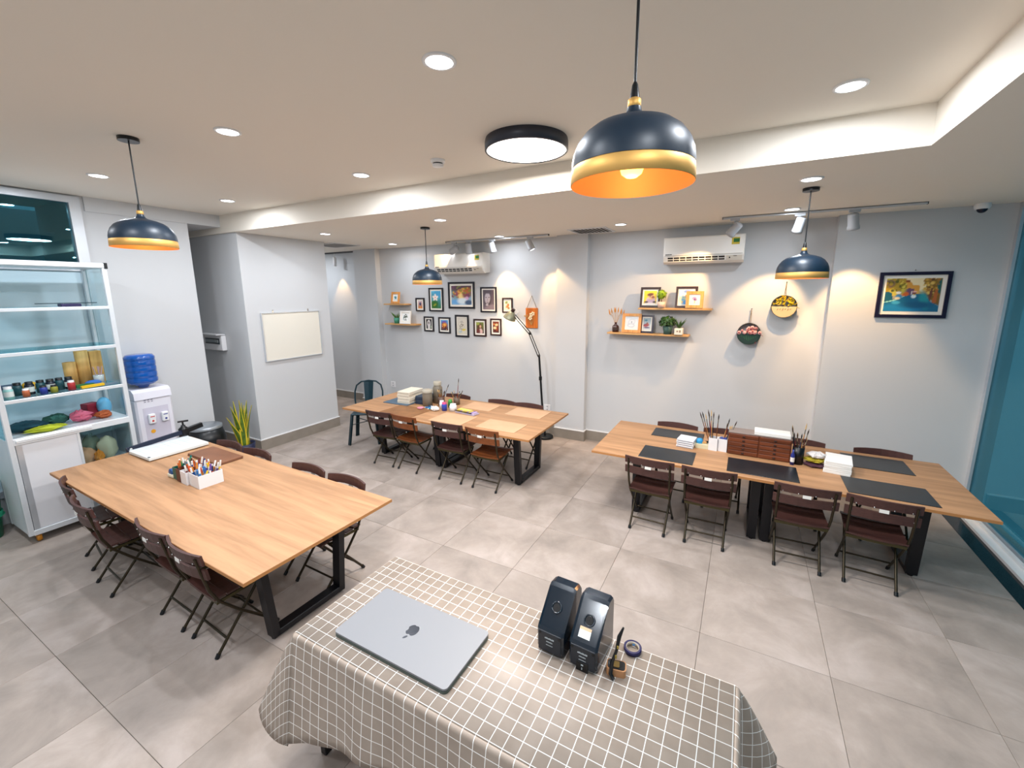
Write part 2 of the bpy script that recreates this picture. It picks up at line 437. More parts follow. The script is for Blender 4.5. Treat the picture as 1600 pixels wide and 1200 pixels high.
# dark stone sill strip, white track and the tinted glass wall
struct(MB().box(2.05, 2.20, -2.6, 6.31, -0.1, 0.001).build('trim_2', granite_m))
tr = MB().box(2.20, 2.40, -2.6, 6.31, -0.1, 0.012).box(2.20, 2.225, -2.6, 6.31, 0.012, 0.03).box(2.29, 2.32, -2.6, 6.31, 0.012, 0.04)
struct(tr.build('trim_3', white_m))
w1 = struct(bpy.data.objects.new('window_1', None)); COL.objects.link(w1)
MB().box(2.33, 2.40, 6.25, 6.31, 0.04, ZL).box(2.33, 2.40, -2.6, 6.25, 3.19, ZL).box(2.34, 2.38, -2.6, 6.25, 0.012, 0.05).build('window_frame', alu_m, w1)
MB().box(2.355, 2.367, -2.6, 6.25, 0.05, 3.19).build('pane', glass_m, w1)
w2 = struct(bpy.data.objects.new('window_2', None)); COL.objects.link(w2)
MB().box(-6.80, -6.71, 2.035, 2.13, 0.3, 3.47).box(-6.80, -6.71, -1.0, 2.035, 3.40, 3.47).box(-6.80, -6.71, -1.0, 2.035, 0.3, 0.37).box(-6.79, -6.73, -1.0, 2.035, 2.66, 2.72).build('window_frame', alu_m, w2)
MB().box(-6.765, -6.755, -1.0, 2.035, 2.72, 3.40).build('pane', glass_m, w2)
MB().box(-6.765, -6.755, -1.0, 2.035, 0.37, 2.66).build('frosted_pane', back_m, w2)
# ================================================================== CEILING LAMPS
def downlight(x, y, z, label):
    t = thing('recessed_downlight', label, 'downlight', (x, y, z), 0, 'round recessed downlights')
    MB().lathe([(0.082, 0.0), (0.082, -0.006), (0.066, -0.009), (0.066, -0.002)], 28).build('trim_ring', white_m, t)
    MB().cyl((0, 0, 0), 0.066, -0.006, -0.003, 28).build('lens', led_m, t)
    light('AREA', 'downlight_beam', t, (0, 0, -0.012), P_DOWN * (0.9 if x < -8 else 0.35 if y > 5.4 else (0.7 if z < 3.4 else 1.0)), C_DOWN, 0.12)
    return t
for x, y, l in (
    (-1.395, 1.83, 'round recessed downlight in the raised ceiling, nearest the big round ceiling lamp'),
    (-3.225, 1.85, 'round recessed downlight in the raised ceiling, beside the paper trimmer table pendant'),
    (-5.436, 1.89, 'round recessed downlight in the raised ceiling, above the glass display cabinet'),
    (-5.56, 3.09, 'round recessed downlight in the raised ceiling, near the pier with the whiteboard'),
    (-3.298, 3.07, 'round recessed downlight in the raised ceiling, between the smoke detector and the dropped ceiling edge'),
    (0.401, 3.10, 'round recessed downlight in the raised ceiling, beside its inner corner')):
    downlight(x, y, ZH, l)
for x, y in ((0.4, 1.83), (-5.44, 0.58), (-3.25, 0.58), (-1.4, 0.58), (0.4, 0.58), (-3.25, -0.7), (-1.4, -0.7), (0.4, -0.7)):
    downlight(x, y, ZH, 'round recessed downlight overhead, out of view behind the camera')
for x, y, l in (
    (-5.516, 4.38, 'round recessed downlight in the dropped ceiling, beside the whiteboard pier top'),
    (-5.638, 5.86, 'round recessed downlight in the dropped ceiling, at the hallway end'),
    (-3.307, 4.25, 'round recessed downlight in the dropped ceiling, near the pendant over the middle table'),
    (-3.476, 5.92, 'round recessed downlight in the dropped ceiling, touching the picture wall track rail'),
    (-1.517, 5.68, 'round recessed downlight in the dropped ceiling, beside the square air vent'),
    (0.363, 4.17, 'round recessed downlight in the dropped ceiling, above the black mats table pendant canopy'),
    (0.344, 5.57, 'round recessed downlight in the dropped ceiling, close to the track rail with three spots')):
    downlight(x, y, ZL, l)

downlight(-8.35, 5.75, ZL, 'round recessed downlight in the hallway ceiling, hidden by the whiteboard pier')
t = thing('flush_ceiling_lamp', 'large round flush ceiling lamp with dark rim and glowing white disc', 'ceiling lamp', (-1.52, 3.0, ZH))
MB().lathe([(0.30, 0.0), (0.305, -0.02), (0.305, -0.075), (0.292, -0.08), (0.292, -0.05)], 48).build('rim', mat('dark_lamp_rim', '#2a2c36', 0.4), t)
MB().cyl((0, 0, 0), 0.292, -0.072, -0.06, 48).build('diffuser', flushled_m, t)
light('AREA', 'flush_lamp_beam', t, (0, 0, -0.083), P_FLUSH, C_FLUSH, 0.56)

DOME = [(0.022, 0.236), (0.024, 0.224), (0.030, 0.213), (0.042, 0.205), (0.062, 0.199), (0.092, 0.191), (0.128, 0.177), (0.158, 0.155), (0.180, 0.126), (0.192, 0.096), (0.1965, 0.070), (0.1968, 0.052)]
def pendant(x, y, zc, zr, label, s=1.0):
    t = thing('pendant_lamp', label, 'pendant lamp', (x, y, zc))
    d = zr - zc
    MB().cyl((0, 0, 0), 0.062, -0.025, 0, 28).build('canopy', plastic_b, t)
    MB().tube([(0, 0, -0.02), (0, 0, d + 0.30)], 0.005, 8).build('cord', plastic_b, t)
    MB().lathe([(0.005, d + 0.31), (0.010, d + 0.30), (0.016, d + 0.262)], 16).build('cord_grip', plastic_b, t)
    MB().lathe([(0.016, d + 0.262), (0.021, d + 0.258), (0.021, d + 0.238), (0.018, d + 0.234)], 20).build('collar', brass_m, t)
    sh = MB().lathe([(r * s, d + z) for r, z in DOME], 48).build('shade', shade_m, t)
    MB().lathe([(0.195, d + 0.052), (0.197, d + 0.05), (0.2, d + 0.002), (0.1975, d)], 48).build('brass_band', brass_m, t)
    MB().lathe([(0.1975, d), (0.192, d + 0.05), (0.188, d + 0.066), (0.180, d + 0.09), (0.166, d + 0.122), (0.148, d + 0.146), (0.12, d + 0.168), (0.08, d + 0.184), (0.001, d + 0.19)], 48).build('shade_lining', gold_in_m, t)
    bu = MB().lathe([(0.001, d + 0.022), (0.018, d + 0.025), (0.033, d + 0.036), (0.040, d + 0.058), (0.033, d + 0.085), (0.018, d + 0.115), (0.014, d + 0.185)], 20).build('bulb', bulb_m, t)
    light('POINT', 'bulb_glow', t, (0, 0, d + 0.014), P_BULB, C_BULB, 0.03)
    return t
pendant(-3.966, 1.579, ZH, 2.735, 'black dome pendant lamp with brass band hanging over the oak table with the paper trimmer')
pendant(-3.861, 4.631, ZL, 2.505, 'black dome pendant lamp with brass band hanging in front of the picture wall')
pendant(0.403, 4.545, ZL, 2.50, 'black dome pendant lamp with brass band hanging over the table with black mats')
pendant(-0.371, 1.5, ZH, 2.745, 'largest looking black dome pendant lamp, hanging above the checked tablecloth')

def aim(frm, to):
    return (Vector(to) - Vector(frm)).to_track_quat('-Z', 'Y').to_euler()
def spot_head(x, y, z, target, label, power=P_SPOT, cone=62, body=None):
    body = body or mat('spot_grey', '#b4b8bd', 0.4)
    t = thing('track_spotlight', label, 'spotlight', (x, y, z))
    MB().cbox(-0.05, 0.05, -0.017, 0.017, -0.03, 0.0, 0.003).build('adapter', body, t)
    MB().tube([(0, 0, -0.03), (0, 0, -0.075)], 0.009, 8).tube([(0, 0, -0.07), (0.0, 0, -0.1)], 0.013, 8).build('yoke', body, t)
    c = Vector((0, 0, -0.125)); wd = (Vector(target) - Vector((x, y, z)) - c).normalized()
    M = Matrix.Translation(c) @ wd.to_track_quat('-Z', 'Y').to_matrix().to_4x4()
    MB().lathe([(0.001, 0.085), (0.042, 0.083), (0.048, 0.073), (0.049, -0.04), (0.055, -0.05), (0.055, -0.08), (0.049, -0.08), (0.044, -0.058)], 24, M=M).build('housing', body, t)
    MB().cyl((0, 0, 0), 0.048, -0.075, -0.062, 24, M=M).build('lens', led_m, t)
    light('SPOT', 'spot_beam', t, tuple(M @ Vector((0, 0, -0.088))), power, C_SPOT, 0.018, M.to_euler(), cone, 0.45)
    return t
def track(x0, x1, y, z, label):
    t = thing('track_rail', label, 'track rail', ((x0 + x1) / 2, y, z))
    h = (x1 - x0) / 2
    MB().box(-h, h, -0.018, -0.012, -0.022, 0).box(-h, h, 0.012, 0.018, -0.022, 0).box(-h, h, -0.018, 0.018, -0.006, 0).build('rail', alu_m, t)
    MB().box(-h - 0.006, -h, -0.019, 0.019, -0.024, 0).box(h, h + 0.006, -0.019, 0.019, -0.024, 0).build('end_cap', plastic_b, t)
track(-0.33, 1.49, 5.80, ZL, 'grey track rail carrying three spotlights above the wall shelves')
track(-4.62, -2.71, 6.08, ZL, 'grey track rail carrying four spotlights above the picture wall')
zt = ZL - 0.018
spot_head(-0.20, 5.80, zt, (-1.25, 6.43, 1.95), 'white track spotlight hung over the air conditioner above the wall shelves', 75)
spot_head(0.44, 5.80, zt, (0.15, 6.43, 1.75), 'white track spotlight half hidden behind a pendant cord', 75)
spot_head(0.92, 5.80, zt, (1.15, 6.31, 1.75), 'white track spotlight nearest the large street painting', 75)
spot_head(-4.46, 6.08, zt, (-6.2, 6.36, 2.3), 'white track spotlight aimed along the wall towards the small corner shelves', 28)
spot_head(-4.16, 6.08, zt, (-4.2, 6.30, 1.8), 'white track spotlight second along the rail, in front of the air conditioner', 10)
spot_head(-3.70, 6.08, zt, (-3.55, 6.42, 2.05), 'white track spotlight third along the rail, above the portrait picture', 50)
spot_head(-3.02, 6.08, zt, (-2.50, 6.33, 1.95), 'white track spotlight at the rail end by the shallow wall pier', 45)
# hallway rail with one cylinder spot
t = thing('track_rail', 'short dark track rail on the hallway ceiling', 'track rail', (-7.65, 6.43, ZL))
MB().box(-0.6, 0.6, -0.018, 0.018, -0.03, 0).build('rail', mat('dark_grey', '#4a4a4c', 0.5), t)
t = thing('cylinder_spotlight', 'white cylinder spotlight hanging in the hallway', 'spotlight', (-7.87, 6.43, ZL - 0.03))
MB().tube([(0, 0, 0), (0, 0, -0.07)], 0.008, 8).build('stem', white_m, t)
MB().lathe([(0.001, -0.07), (0.034, -0.07), (0.034, -0.26), (0.03, -0.26), (0.03, -0.24)], 20).build('housing', white_m, t)
MB().cyl((0, 0, 0), 0.029, -0.245, -0.24, 20).build('lens', led_m, t)
light('SPOT', 'spot_beam', t, (0, 0, -0.255), 26, C_SPOT, 0.015, aim((0, 0, 0), (0, 0.05, -1)), 62, 0.5)

# vents, detector, camera
def vent(x0, x1, y0, y1, n, label):
    t = thing('air_vent', label, 'vent', ((x0 + x1) / 2, (y0 + y1) / 2, ZL))
    hx, hy = (x1 - x0) / 2, (y1 - y0) / 2
    MB().box(-hx, hx, -hy, -hy + 0.025, -0.012, 0).box(-hx, hx, hy - 0.025, hy, -0.012, 0).box(-hx, -hx + 0.025, -hy + 0.025, hy - 0.025, -0.012, 0).box(hx - 0.025, hx, -hy + 0.025, hy - 0.025, -0.012, 0).build('frame', white_m, t)
    MB().box(-hx + 0.02, hx - 0.02, -hy + 0.02, hy - 0.02, -0.003, -0.001).build('backing', mat('vent_shadow', '#4a443c', 0.8), t)
    for i in range(n):
        x = -hx + 0.03 + (2 * hx - 0.06) * (i + 0.5) / n
        MB().bar((x, -hy + 0.024, -0.008), (x, hy - 0.024, -0.008), 0.036, 0.003, up=(0.35, 0, 1)).build('slat', white_m, t)
vent(-2.30, -1.75, 5.78, 6.28, 9, 'square white ceiling air vent by the shallow wall pier')
vent(-7.0, -6.3, 5.2, 5.75, 10, 'square ceiling air vent at the hallway mouth')
t = thing('smoke_detector', 'round white smoke detector on the raised ceiling', 'smoke detector', (-2.384, 3.06, ZH))
MB().lathe([(0.06, 0), (0.06, -0.02), (0.05, -0.026), (0.001, -0.026)], 28).build('base', white_m, t)
MB().lathe([(0.04, -0.026), (0.04, -0.036)], 24).build('sensor_gap', plastic_b, t)
MB().lathe([(0.046, -0.036), (0.044, -0.052), (0.001, -0.056)], 24).build('sensor_head', white_m, t)
t = thing('dome_camera', 'white dome security camera with dark eye high in the wall corner', 'camera', (2.02, 6.20, ZL))
MB().lathe([(0.06, 0), (0.065, -0.03), (0.055, -0.055), (0.001, -0.056)], 28).build('housing', white_m, t)
MB().sphere((0, -0.005, -0.05), 0.043, 20, 12).build('lens_dome', mat('dark_dome', '#12162e', 0.1), t)

# ================================================================== TABLES
def leg_frame(t, x, y0, y1, w=0.08):
    # trapezoid frame: two feet bars leaning out a little, bars along top and bottom
    a, c = y0 + 0.03, y1 - 0.03; ta, tc = y0 - 0.025, y1 + 0.025
    f = MB()
    f.bar((x, ta, 0.715), (x, a, 0.02), w, 0.05, up=(0, 1, 0)).build('leg', black_m, t)
    MB().bar((x, tc, 0.715), (x, c, 0.02), w, 0.05, up=(0, 1, 0)).build('leg', black_m, t)
    MB().cbox(x - w / 2, x + w / 2, y0 + 0.03, y1 - 0.03, 0.018, 0.063, 0.003).build('foot_rail', black_m, t)
    MB().cbox(x - w / 2, x + w / 2, y0 - 0.07, y1 + 0.07, 0.69, 0.722, 0.003).build('top_rail', black_m, t)
    for y in (a, c): MB().cyl((x, y, 0), 0.02, 0.0, 0.02, 12).build('leveller', plastic_b, t)
def long_table(name, label, x0, x1, y0, y1, frames, rz=0, T=0.75):
    cx, cy = (x0 + x1) / 2, (y0 + y1) / 2; hx, hy = (x1 - x0) / 2, (y1 - y0) / 2
    t = thing(name, label, 'table', (cx, cy, 0), rz)
    top = MB().cbox(-hx, hx, -hy, hy, T - 0.025, T, 0.002).build('tabletop', table_m, t)
    MB().box(-hx - 0.001, hx + 0.001, -hy - 0.001, -hy, T - 0.024, T - 0.0015).box(-hx - 0.001, hx + 0.001, hy, hy + 0.001, T - 0.024, T - 0.0015).box(-hx - 0.001, -hx, -hy, hy, T - 0.024, T - 0.0015).box(hx, hx + 0.001, -hy, hy, T - 0.024, T - 0.0015).build('edge_band', edge_m, t)
    for fx in frames: leg_frame(t, fx - cx, -0.30, 0.30)
    MB().box(frames[0] - cx, frames[-1] - cx, -0.02, 0.02, 0.695, 0.722).build('apron_rail', black_m, t)
    return t
long_table('long_table', 'long oak table with black trapezoid legs holding the paper trimmer', -5.65, -2.425, 1.205, 2.365, (-5.1, -2.76), R(-0.97))
long_table('long_table', 'long oak table on black legs below the picture wall, cluttered with jars', -5.09, -2.047, 4.085, 5.31, (-4.65, -3.62, -3.52, -2.36))
long_table('long_table', 'long oak table on black legs set with black rectangular mats', -1.32, 1.757, 4.12, 5.31, (-0.9, 0.22, 0.33, 1.42))

# ================================================================== FOLDING CHAIRS
def make_chair(name, label, smat, group):
    t = thing(name, label, 'chair', (0, 0, 0), 0, group)
    def slat(z0, z1, yb, tilt):
        m = MB(); n = 8; vs = []
        for i in range(n + 1):
            s = -1 + 2 * i / n; x = 0.234 * s; y = yb - 0.046 * (1 - s * s)
            for (dy, z) in ((0, z0), (0.016, z0), (0.016 - tilt, z1), (-tilt, z1)): vs.append((x, y + dy, z - 0.008 * s * s))
        fs = [(4 * i + k, 4 * i + (k + 1) % 4, 4 * i + 4 + (k + 1) % 4, 4 * i + 4 + k) for i in range(n) for k in range(4)] + [(0, 1, 2, 3), (4 * n + 3, 4 * n + 2, 4 * n + 1, 4 * n)]
        return m.add(vs, fs)
    slat(0.730, 0.804, -0.222, 0.012).build('backrest_slat', smat, t)
    slat(0.622, 0.698, -0.206, 0.010).build('backrest_slat', smat, t)
    MB().box(-0.03, 0.03, -0.2705, -0.2685, 0.702, 0.730).build('sticker', paper_m, t)
    sc = MB()
    for x in (-0.17, -0.06, 0.06, 0.17):
        yy = -0.046 * (1 - (x / 0.234) ** 2)
        sc.sphere((x, -0.226 + yy, 0.736), 0.006, 6, 4)
    for x in (-0.19, 0.19): sc.sphere((x, -0.224, 0.655), 0.006, 6, 4)
    sc.build('bolt', chrome_m, t)
    ys = [-0.175, -0.098, -0.021, 0.056, 0.133]
    for i, y in enumerate(ys):
        z = (0.418, 0.414, 0.417, 0.424, 0.430)[i]
        m = MB(); n = 4; vs = []
        for k in range(n + 1):
            s = -1 + 2 * k / n; x = 0.198 * s; dz = 0.012 * s * s
            vs += [(x, y, z + dz), (x, y + 0.071, z + dz + (0.004 if i < 4 else -0.012)), (x, y + 0.071, z + dz + (0.018 if i < 4 else 0.004)), (x, y, z + dz + 0.014)]
        fs = [(4 * k + j, 4 * k + (j + 1) % 4, 4 * k + 4 + (j + 1) % 4, 4 * k + 4 + j) for k in range(n) for j in range(4)] + [(0, 1, 2, 3), (4 * n + 3, 4 * n + 2, 4 * n + 1, 4 * n)]
        m.add(vs, fs).build('seat_slat', smat, t)
    for s in (-1, 1):
        lg = MB().tube([(s * .198, -.244, .775), (s * .198, -.226, .67), (s * .196, -.195, .52), (s * .192, -.150, .415), (s * .186, -.04, .275), (s * .180, .195, .02)], 0.0105, 8).build('leg', chairmetal_m, t)
        MB().tube([(s * .1803, .184, .030), (s * .1797, .205, .002)], [0.0145, 0.0145], 8).build('foot_cap', plastic_b, lg)
        lg = MB().tube([(s * .168, -.188, .02), (s * .172, .115, .405)], 0.0105, 8).build('leg', chairmetal_m, t)
        MB().tube([(s * .168, -.184, .028), (s * .168, -.2, .002)], [0.0145, 0.0145], 8).build('foot_cap', plastic_b, lg)
    MB().tube([(-.168, -.125, .10), (.168, -.125, .10)], 0.008, 8).build('stretcher', chairmetal_m, t)
    MB().tube([(-.183, .120, .103), (.183, .120, .103)], 0.008, 8).build('stretcher', chairmetal_m, t)
    MB().bar((-.192, -.155, .404), (.192, -.155, .404), 0.012, 0.026).bar((-.172, .11, .405), (.172, .11, .405), 0.012, 0.02).bar((-.19, -.155, .404), (-.172, .11, .405), 0.01, 0.02).bar((.19, -.155, .404), (.172, .11, .405), 0.01, 0.02).build('seat_frame', mat('olive_bronze', '#4a4329', 0.4, metal=0.5), t)
    return t
G = 'folding slat chairs around the long tables'
chA = make_chair('folding_chair', '-', slat_m, G)
chB = None
used = {'A': False, 'B': False}
def chair(x, y, rz, label, kind='A'):
    global chB
    if kind == 'B' and chB is None:
        chB = dup(chA, (0, 0, 0))
        for c in chB.children:
            if 'slat' in c.name:
                c.data = c.data.copy(); c.data.materials[0] = slat2_m
    p = chA if kind == 'A' else chB
    if used[kind]: o = dup(p, (x, y, 0), R(rz))
    else: o = p; used[kind] = True; o.location = (x, y, 0); o.rotation_euler = (0, 0, R(rz))
    o['label'] = label
    return o
ORD = ['nearest', 'second from', 'third from', 'farthest from']
# the table with black mats: four on the side towards the camera, four by the wall
for i, (x, a) in enumerate(((1.08, -3), (0.56, 2), (-0.185, 1), (-0.705, -2))):
    chair(x, 4.262, a, 'dark chair, near side of the black mats table, %s the glass wall' % ORD[i])
for i, (x, a) in enumerate(((1.335, 181), (0.62, 179), (-0.09, 182), (-0.635, 178))):
    chair(x, 5.095, a, 'dark chair, wall side of the black mats table, %s the glass wall' % ORD[i])
# the table under the picture wall
for i, (x, k, a) in enumerate(((-4.35, 'A', 3), (-3.89, 'B', -3), (-3.19, 'A', 2), (-2.665, 'B', 0))):
    chair(x, 4.285, a, '%s folding chair, near side of the picture wall table, %s the whiteboard' % ('dark brown' if k == 'A' else 'orange-brown', ORD[i]), k)
for i, (x, a) in enumerate(((-2.67, 180), (-3.11, 181), (-3.92, 179))):
    chair(x, 5.10, a, 'dark chair, wall side of the picture wall table, %s the floor lamp' % ORD[i])
# the table with the paper trimmer
for i, (x, y, a) in enumerate(((-5.03, 1.42, -10), (-4.47, 1.335, -4), (-3.56, 1.415, -2), (-3.085, 1.405, -3))):
    chair(x, y, a, 'dark chair, near side of the paper trimmer table, %s the cabinet' % ORD[i])
for i, (x, y, a) in enumerate(((-4.85, 2.175, 180), (-4.33, 2.165, 179), (-3.51, 2.155, 179), (-2.985, 2.145, 179))):
    chair(x, y, a, 'dark chair, far side of the paper trimmer table, %s the cabinet' % ORD[i])

# industrial metal chair at the end of the middle table
mt = mat('blue_black_steel', '#12303a', 0.35, metal=0.3)
t = thing('metal_chair', 'blue-black pressed metal chair with hooped back at the end of the middle table', 'chair', (-5.36, 4.76, 0), R(-146)); t.scale = (1.1, 1.1, 1.1)
arc = [(-0.19, -0.17, 0.45), (-0.205, -0.20, 0.58), (-0.205, -0.225, 0.70), (-0.18, -0.245, 0.79), (-0.11, -0.255, 0.845), (0, -0.258, 0.86), (0.11, -0.255, 0.845), (0.18, -0.245, 0.79), (0.205, -0.225, 0.70), (0.205, -0.20, 0.58), (0.19, -0.17, 0.45)]
MB().tube(arc, 0.012, 10).build('back_hoop', mt, t)
m = MB(); 
vs = []
for k in range(6):
    q = k / 5; z = 0.44 + 0.41 * q; y = -0.17 - 0.088 * q + 0.012; w = 0.05 + 0.022 * q
    vs += [(-w, y, z), (0, y - 0.012, z), (w, y, z), (w, y - 0.008, z), (0, y - 0.02, z), (-w, y - 0.008, z)]
m.add(vs, [(6 * k + j, 6 * k + (j + 1) % 6, 6 * k + 6 + (j + 1) % 6, 6 * k + 6 + j) for k in range(5) for j in range(6)] + [(0, 1, 2, 3, 4, 5), (35, 34, 33, 32, 31, 30)]).build('back_splat', mt, t)
MB().cbox(-0.185, 0.185, -0.18, 0.18, 0.43, 0.455, 0.01).build('seat', mt, t)
for sx in (-1, 1):
    for sy in (-1, 1):
        MB().bar((sx * 0.165, sy * 0.155, 0.44), (sx * 0.215, sy * 0.215, 0.0), 0.05, 0.022, up=(sx, sy, 0)).build('leg', mt, t)
MB().bar((-0.17, 0.16, 0.30), (0.17, -0.16, 0.30), 0.018, 0.006).bar((-0.17, -0.16, 0.29), (0.17, 0.16, 0.29), 0.018, 0.006).build('cross_brace', mt, t)
# ================================================================== PICTURES AND SHELVES
fr_black = mat('black_frame', '#14121c', 0.35)
fr_brown = mat('dark_brown_frame', '#2c1512', 0.4)
fr_navy = mat('navy_black_frame', '#15102e', 0.35)
fr_wood = wood('honey_wood_frame', '#d99a52', '#b97530', 0.45, 'Z', 2.0)
fr_white = mat('white_frame', '#f0f0ee', 0.45)
mount_m = mat('picture_mount', '#f1ece2', 0.8)
def picture(label, x0, x1, z0, z1, y, fm, layers, fw=0.03, mt_=0.03, depth=0.022, tilt=0.0, seed=1, rz=0.0, name='framed_picture', cat='picture', group=None, res=None, strut=False):
    w, h = x1 - x0, z1 - z0
    t = thing(name, label, cat, ((x0 + x1) / 2, y, z0), 0, group)
    t.rotation_euler = (R(-tilt), 0, R(rz))
    m = MB()
    o, i = [(-w / 2, 0), (w / 2, 0), (w / 2, h), (-w / 2, h)], [(-w / 2 + fw, fw), (w / 2 - fw, fw), (w / 2 - fw, h - fw), (-w / 2 + fw, h - fw)]
    for k in range(4):
        a, b_, c, d = o[k], o[(k + 1) % 4], i[(k + 1) % 4], i[k]
        m.prism([a, b_, c, d], -depth, -0.002, 'y')
    m.build('frame', fm, t)
    MB().box(-w / 2 + fw * .8, w / 2 - fw * .8, -0.010, -0.002, fw * .8, h - fw * .8).build('mount_board', mount_m, t)
    nx, ny = res or (22, max(16, int(22 * h / w)))
    art('print', w - 2 * fw - 2 * mt_, h - 2 * fw - 2 * mt_, layers, t, (0, -0.0112, h / 2), (0, 0, 0), nx, ny, seed)
    if strut: MB().bar((0.0, 0.0, h * 0.62), (0.0, 0.075, 0.004), 0.05, 0.004, up=(1, 0, 0)).build('strut', plastic_b, t)
    return t
YG = 6.419
FL = [('g', '#5fb6d8', '#256b2e'), ('n', .25, 5), ('e', .72, .85, .45, .35, 0, '#4aa3cf', .5), ('e', .25, .2, .5, .35, 20, '#2d6a22', .4), ('e', .35, .2, .18, .08, 30, '#8f9a22', .4)]
for k in range(5):
    an = R(90 + 72 * k); FL.append(('e', .42 + .16 * math.cos(an), .62 + .10 * math.sin(an), .16, .09, 90 + 72 * k, '#f6e6dc', .3))
FL.append(('e', .42, .62, .06, .06, 0, '#e8917d', .5))
picture('small black framed print of a blue figure on orange, nearest the upper corner shelf', -5.65, -5.435, 2.04, 2.295, YG, fr_black, [('g', '#cbb8c0', '#c7772c'), ('n', .2, 5), ('e', .5, .6, .22, .32, 0, '#2b3a66', .3), ('e', .45, .75, .1, .12, 0, '#7d6f7a', .4), ('e', .5, .1, .5, .15, 0, '#d98a35', .4)], .025, .03, seed=3)
picture('black framed painting of a white blossom on green and blue', -5.32, -4.985, 2.045, 2.48, YG, fr_black, FL, .026, .03, seed=4)
picture('largest black framed painting of the picture wall, orange and purple flowers over pale blue', -4.862, -4.285, 2.105, 2.58, YG, fr_black,
    [('g', '#4d5a26', '#9cc0dc'), ('n', .3, 6), ('e', .5, .95, .6, .2, 0, '#5a3b4a', .6), ('e', .45, .6, .2, .16, 10, '#e3a24a', .5), ('e', .52, .42, .18, .14, 0, '#f0cf86', .5), ('e', .25, .58, .1, .09, 0, '#8a4567', .4), ('e', .78, .55, .22, .15, 10, '#7b3a52', .5), ('e', .8, .75, .18, .12, 0, '#b2642a', .5), ('e', .75, .33, .11, .08, 20, '#d7a3c6', .4), ('e', .2, .15, .22, .1, 0, '#69a8dd', .6), ('e', .55, .2, .25, .12, 0, '#d4e2ea', .6), ('e', .85, .12, .18, .1, 0, '#3d5577', .5), ('d', 40, 0, 1, .35, 1, .035, ['#d9a23f', '#a6572a', '#6c3a5c', '#7d8a2f'])], .033, .035, seed=5, res=(40, 34))
picture('black framed grey pencil portrait of a face', -4.16, -3.83, 2.045, 2.485, YG, fr_black,
    [('g', '#4d434c', '#6a5c64'), ('n', .15, 7), ('e', .42, .52, .30, .50, 0, '#3c3238', .3), ('e', .40, .58, .25, .42, -4, '#b9adb2', .25), ('e', .28, .62, .07, .03, 0, '#3a3036', .5), ('e', .54, .62, .07, .03, 0, '#3a3036', .5), ('e', .41, .5, .03, .1, 5, '#8f8389', .6), ('e', .41, .37, .09, .03, 0, '#4a3c42', .5), ('e', .45, .95, .4, .2, 0, '#544950', .4), ('e', .6, .08, .6, .22, 15, '#84757d', .4), ('e', .36, .24, .12, .06, 0, '#c8bec2', .6)], .026, .024, seed=6, res=(30, 40))
picture('small black framed print of orange birds among leaves, above the floor lamp head', -3.715, -3.515, 2.045, 2.30, YG, fr_brown, [('g', '#f3ead6', '#f1e6cf'), ('e', .3, .8, .25, .2, 30, '#8aa05a', .5), ('e', .6, .55, .2, .22, 0, '#d9682c', .4), ('e', .45, .35, .3, .16, 20, '#e08a3d', .5), ('e', .7, .2, .2, .16, 0, '#c2772f', .5), ('d', 14, .1, .9, .1, .9, .06, ['#e9a94e', '#9db06a', '#f2dcae'])], .022, .026, seed=7)
picture('black framed print of a white draped head on black', -5.465, -5.23, 1.66, 1.945, YG, fr_black, [('g', '#1f1d22', '#2c2a2c'), ('e', .48, .55, .30, .5, 0, '#e9e4e2', .2), ('e', .47, .6, .2, .26, 0, '#9c9494', .3), ('e', .48, .15, .22, .5, 0, '#d9d2d0', .3), ('e', .85, .2, .14, .2, 0, '#8a9a84', .5), ('e', .4, .64, .05, .03, 0, '#3a3434', .5), ('e', .56, .64, .05, .03, 0, '#3a3434', .5), ('e', .48, .5, .06, .03, 0, '#4a4040', .5)], .025, .026, seed=8)
picture('black framed print of orange lantern lights under a violet sky, second in the lower row', -5.115, -4.84, 1.64, 1.94, YG, fr_black, [('g', '#5ba3d6', '#4a1d16'), ('n', .2, 5), ('e', .45, .82, .35, .12, 0, '#6a56a8', .5), ('e', .5, .5, .38, .3, 0, '#c76a2b', .5), ('e', .5, .55, .18, .14, 0, '#f0b050', .5), ('e', .3, .25, .2, .14, 0, '#7a2c1c', .5), ('e', .7, .25, .2, .14, 0, '#57201a', .5), ('d', 20, .1, .9, .1, .7, .05, ['#e6933a', '#8c3a20', '#f2c069', '#4a1a1c'])], .026, .028, seed=9)
picture('black framed ink drawing of flower stems with a yellow patch, middle of the lower row', -4.728, -4.425, 1.585, 1.99, YG, fr_black, [('g', '#cdc7bd', '#d6d0bd'), ('n', .06, 4), ('p', [(.2, .3), (.23, .3), (.5, .75), (.47, .75)], '#6f6862'), ('p', [(.3, .4), (.75, .6), (.75, .62), (.3, .43)], '#7a736c'), ('p', [(.25, .1), (.7, .4), (.7, .42), (.25, .13)], '#77706a'), ('e', .7, .28, .2, .09, 10, '#d9c24a', .6), ('d', 22, .15, .8, .3, .8, .045, ['#5d5650', '#8a837a', '#7d6a50', '#a39b92']), ('e', .3, .15, .2, .07, 0, '#a9bcc6', .7)], .032, .018, seed=10)
picture('brown framed painting of a long haired girl before green leaves', -4.32, -4.05, 1.615, 1.925, YG, fr_brown, [('g', '#76803a', '#4a2a24'), ('n', .25, 5), ('e', .45, .55, .3, .45, 0, '#5d3a24', .3), ('e', .55, .62, .13, .16, 0, '#d8aa86', .3), ('e', .62, .2, .22, .3, 15, '#d9b7b2', .4), ('e', .25, .2, .25, .25, 0, '#6d2f2a', .5), ('e', .2, .85, .25, .15, 0, '#9aa347', .5)], .026, .03, seed=11)
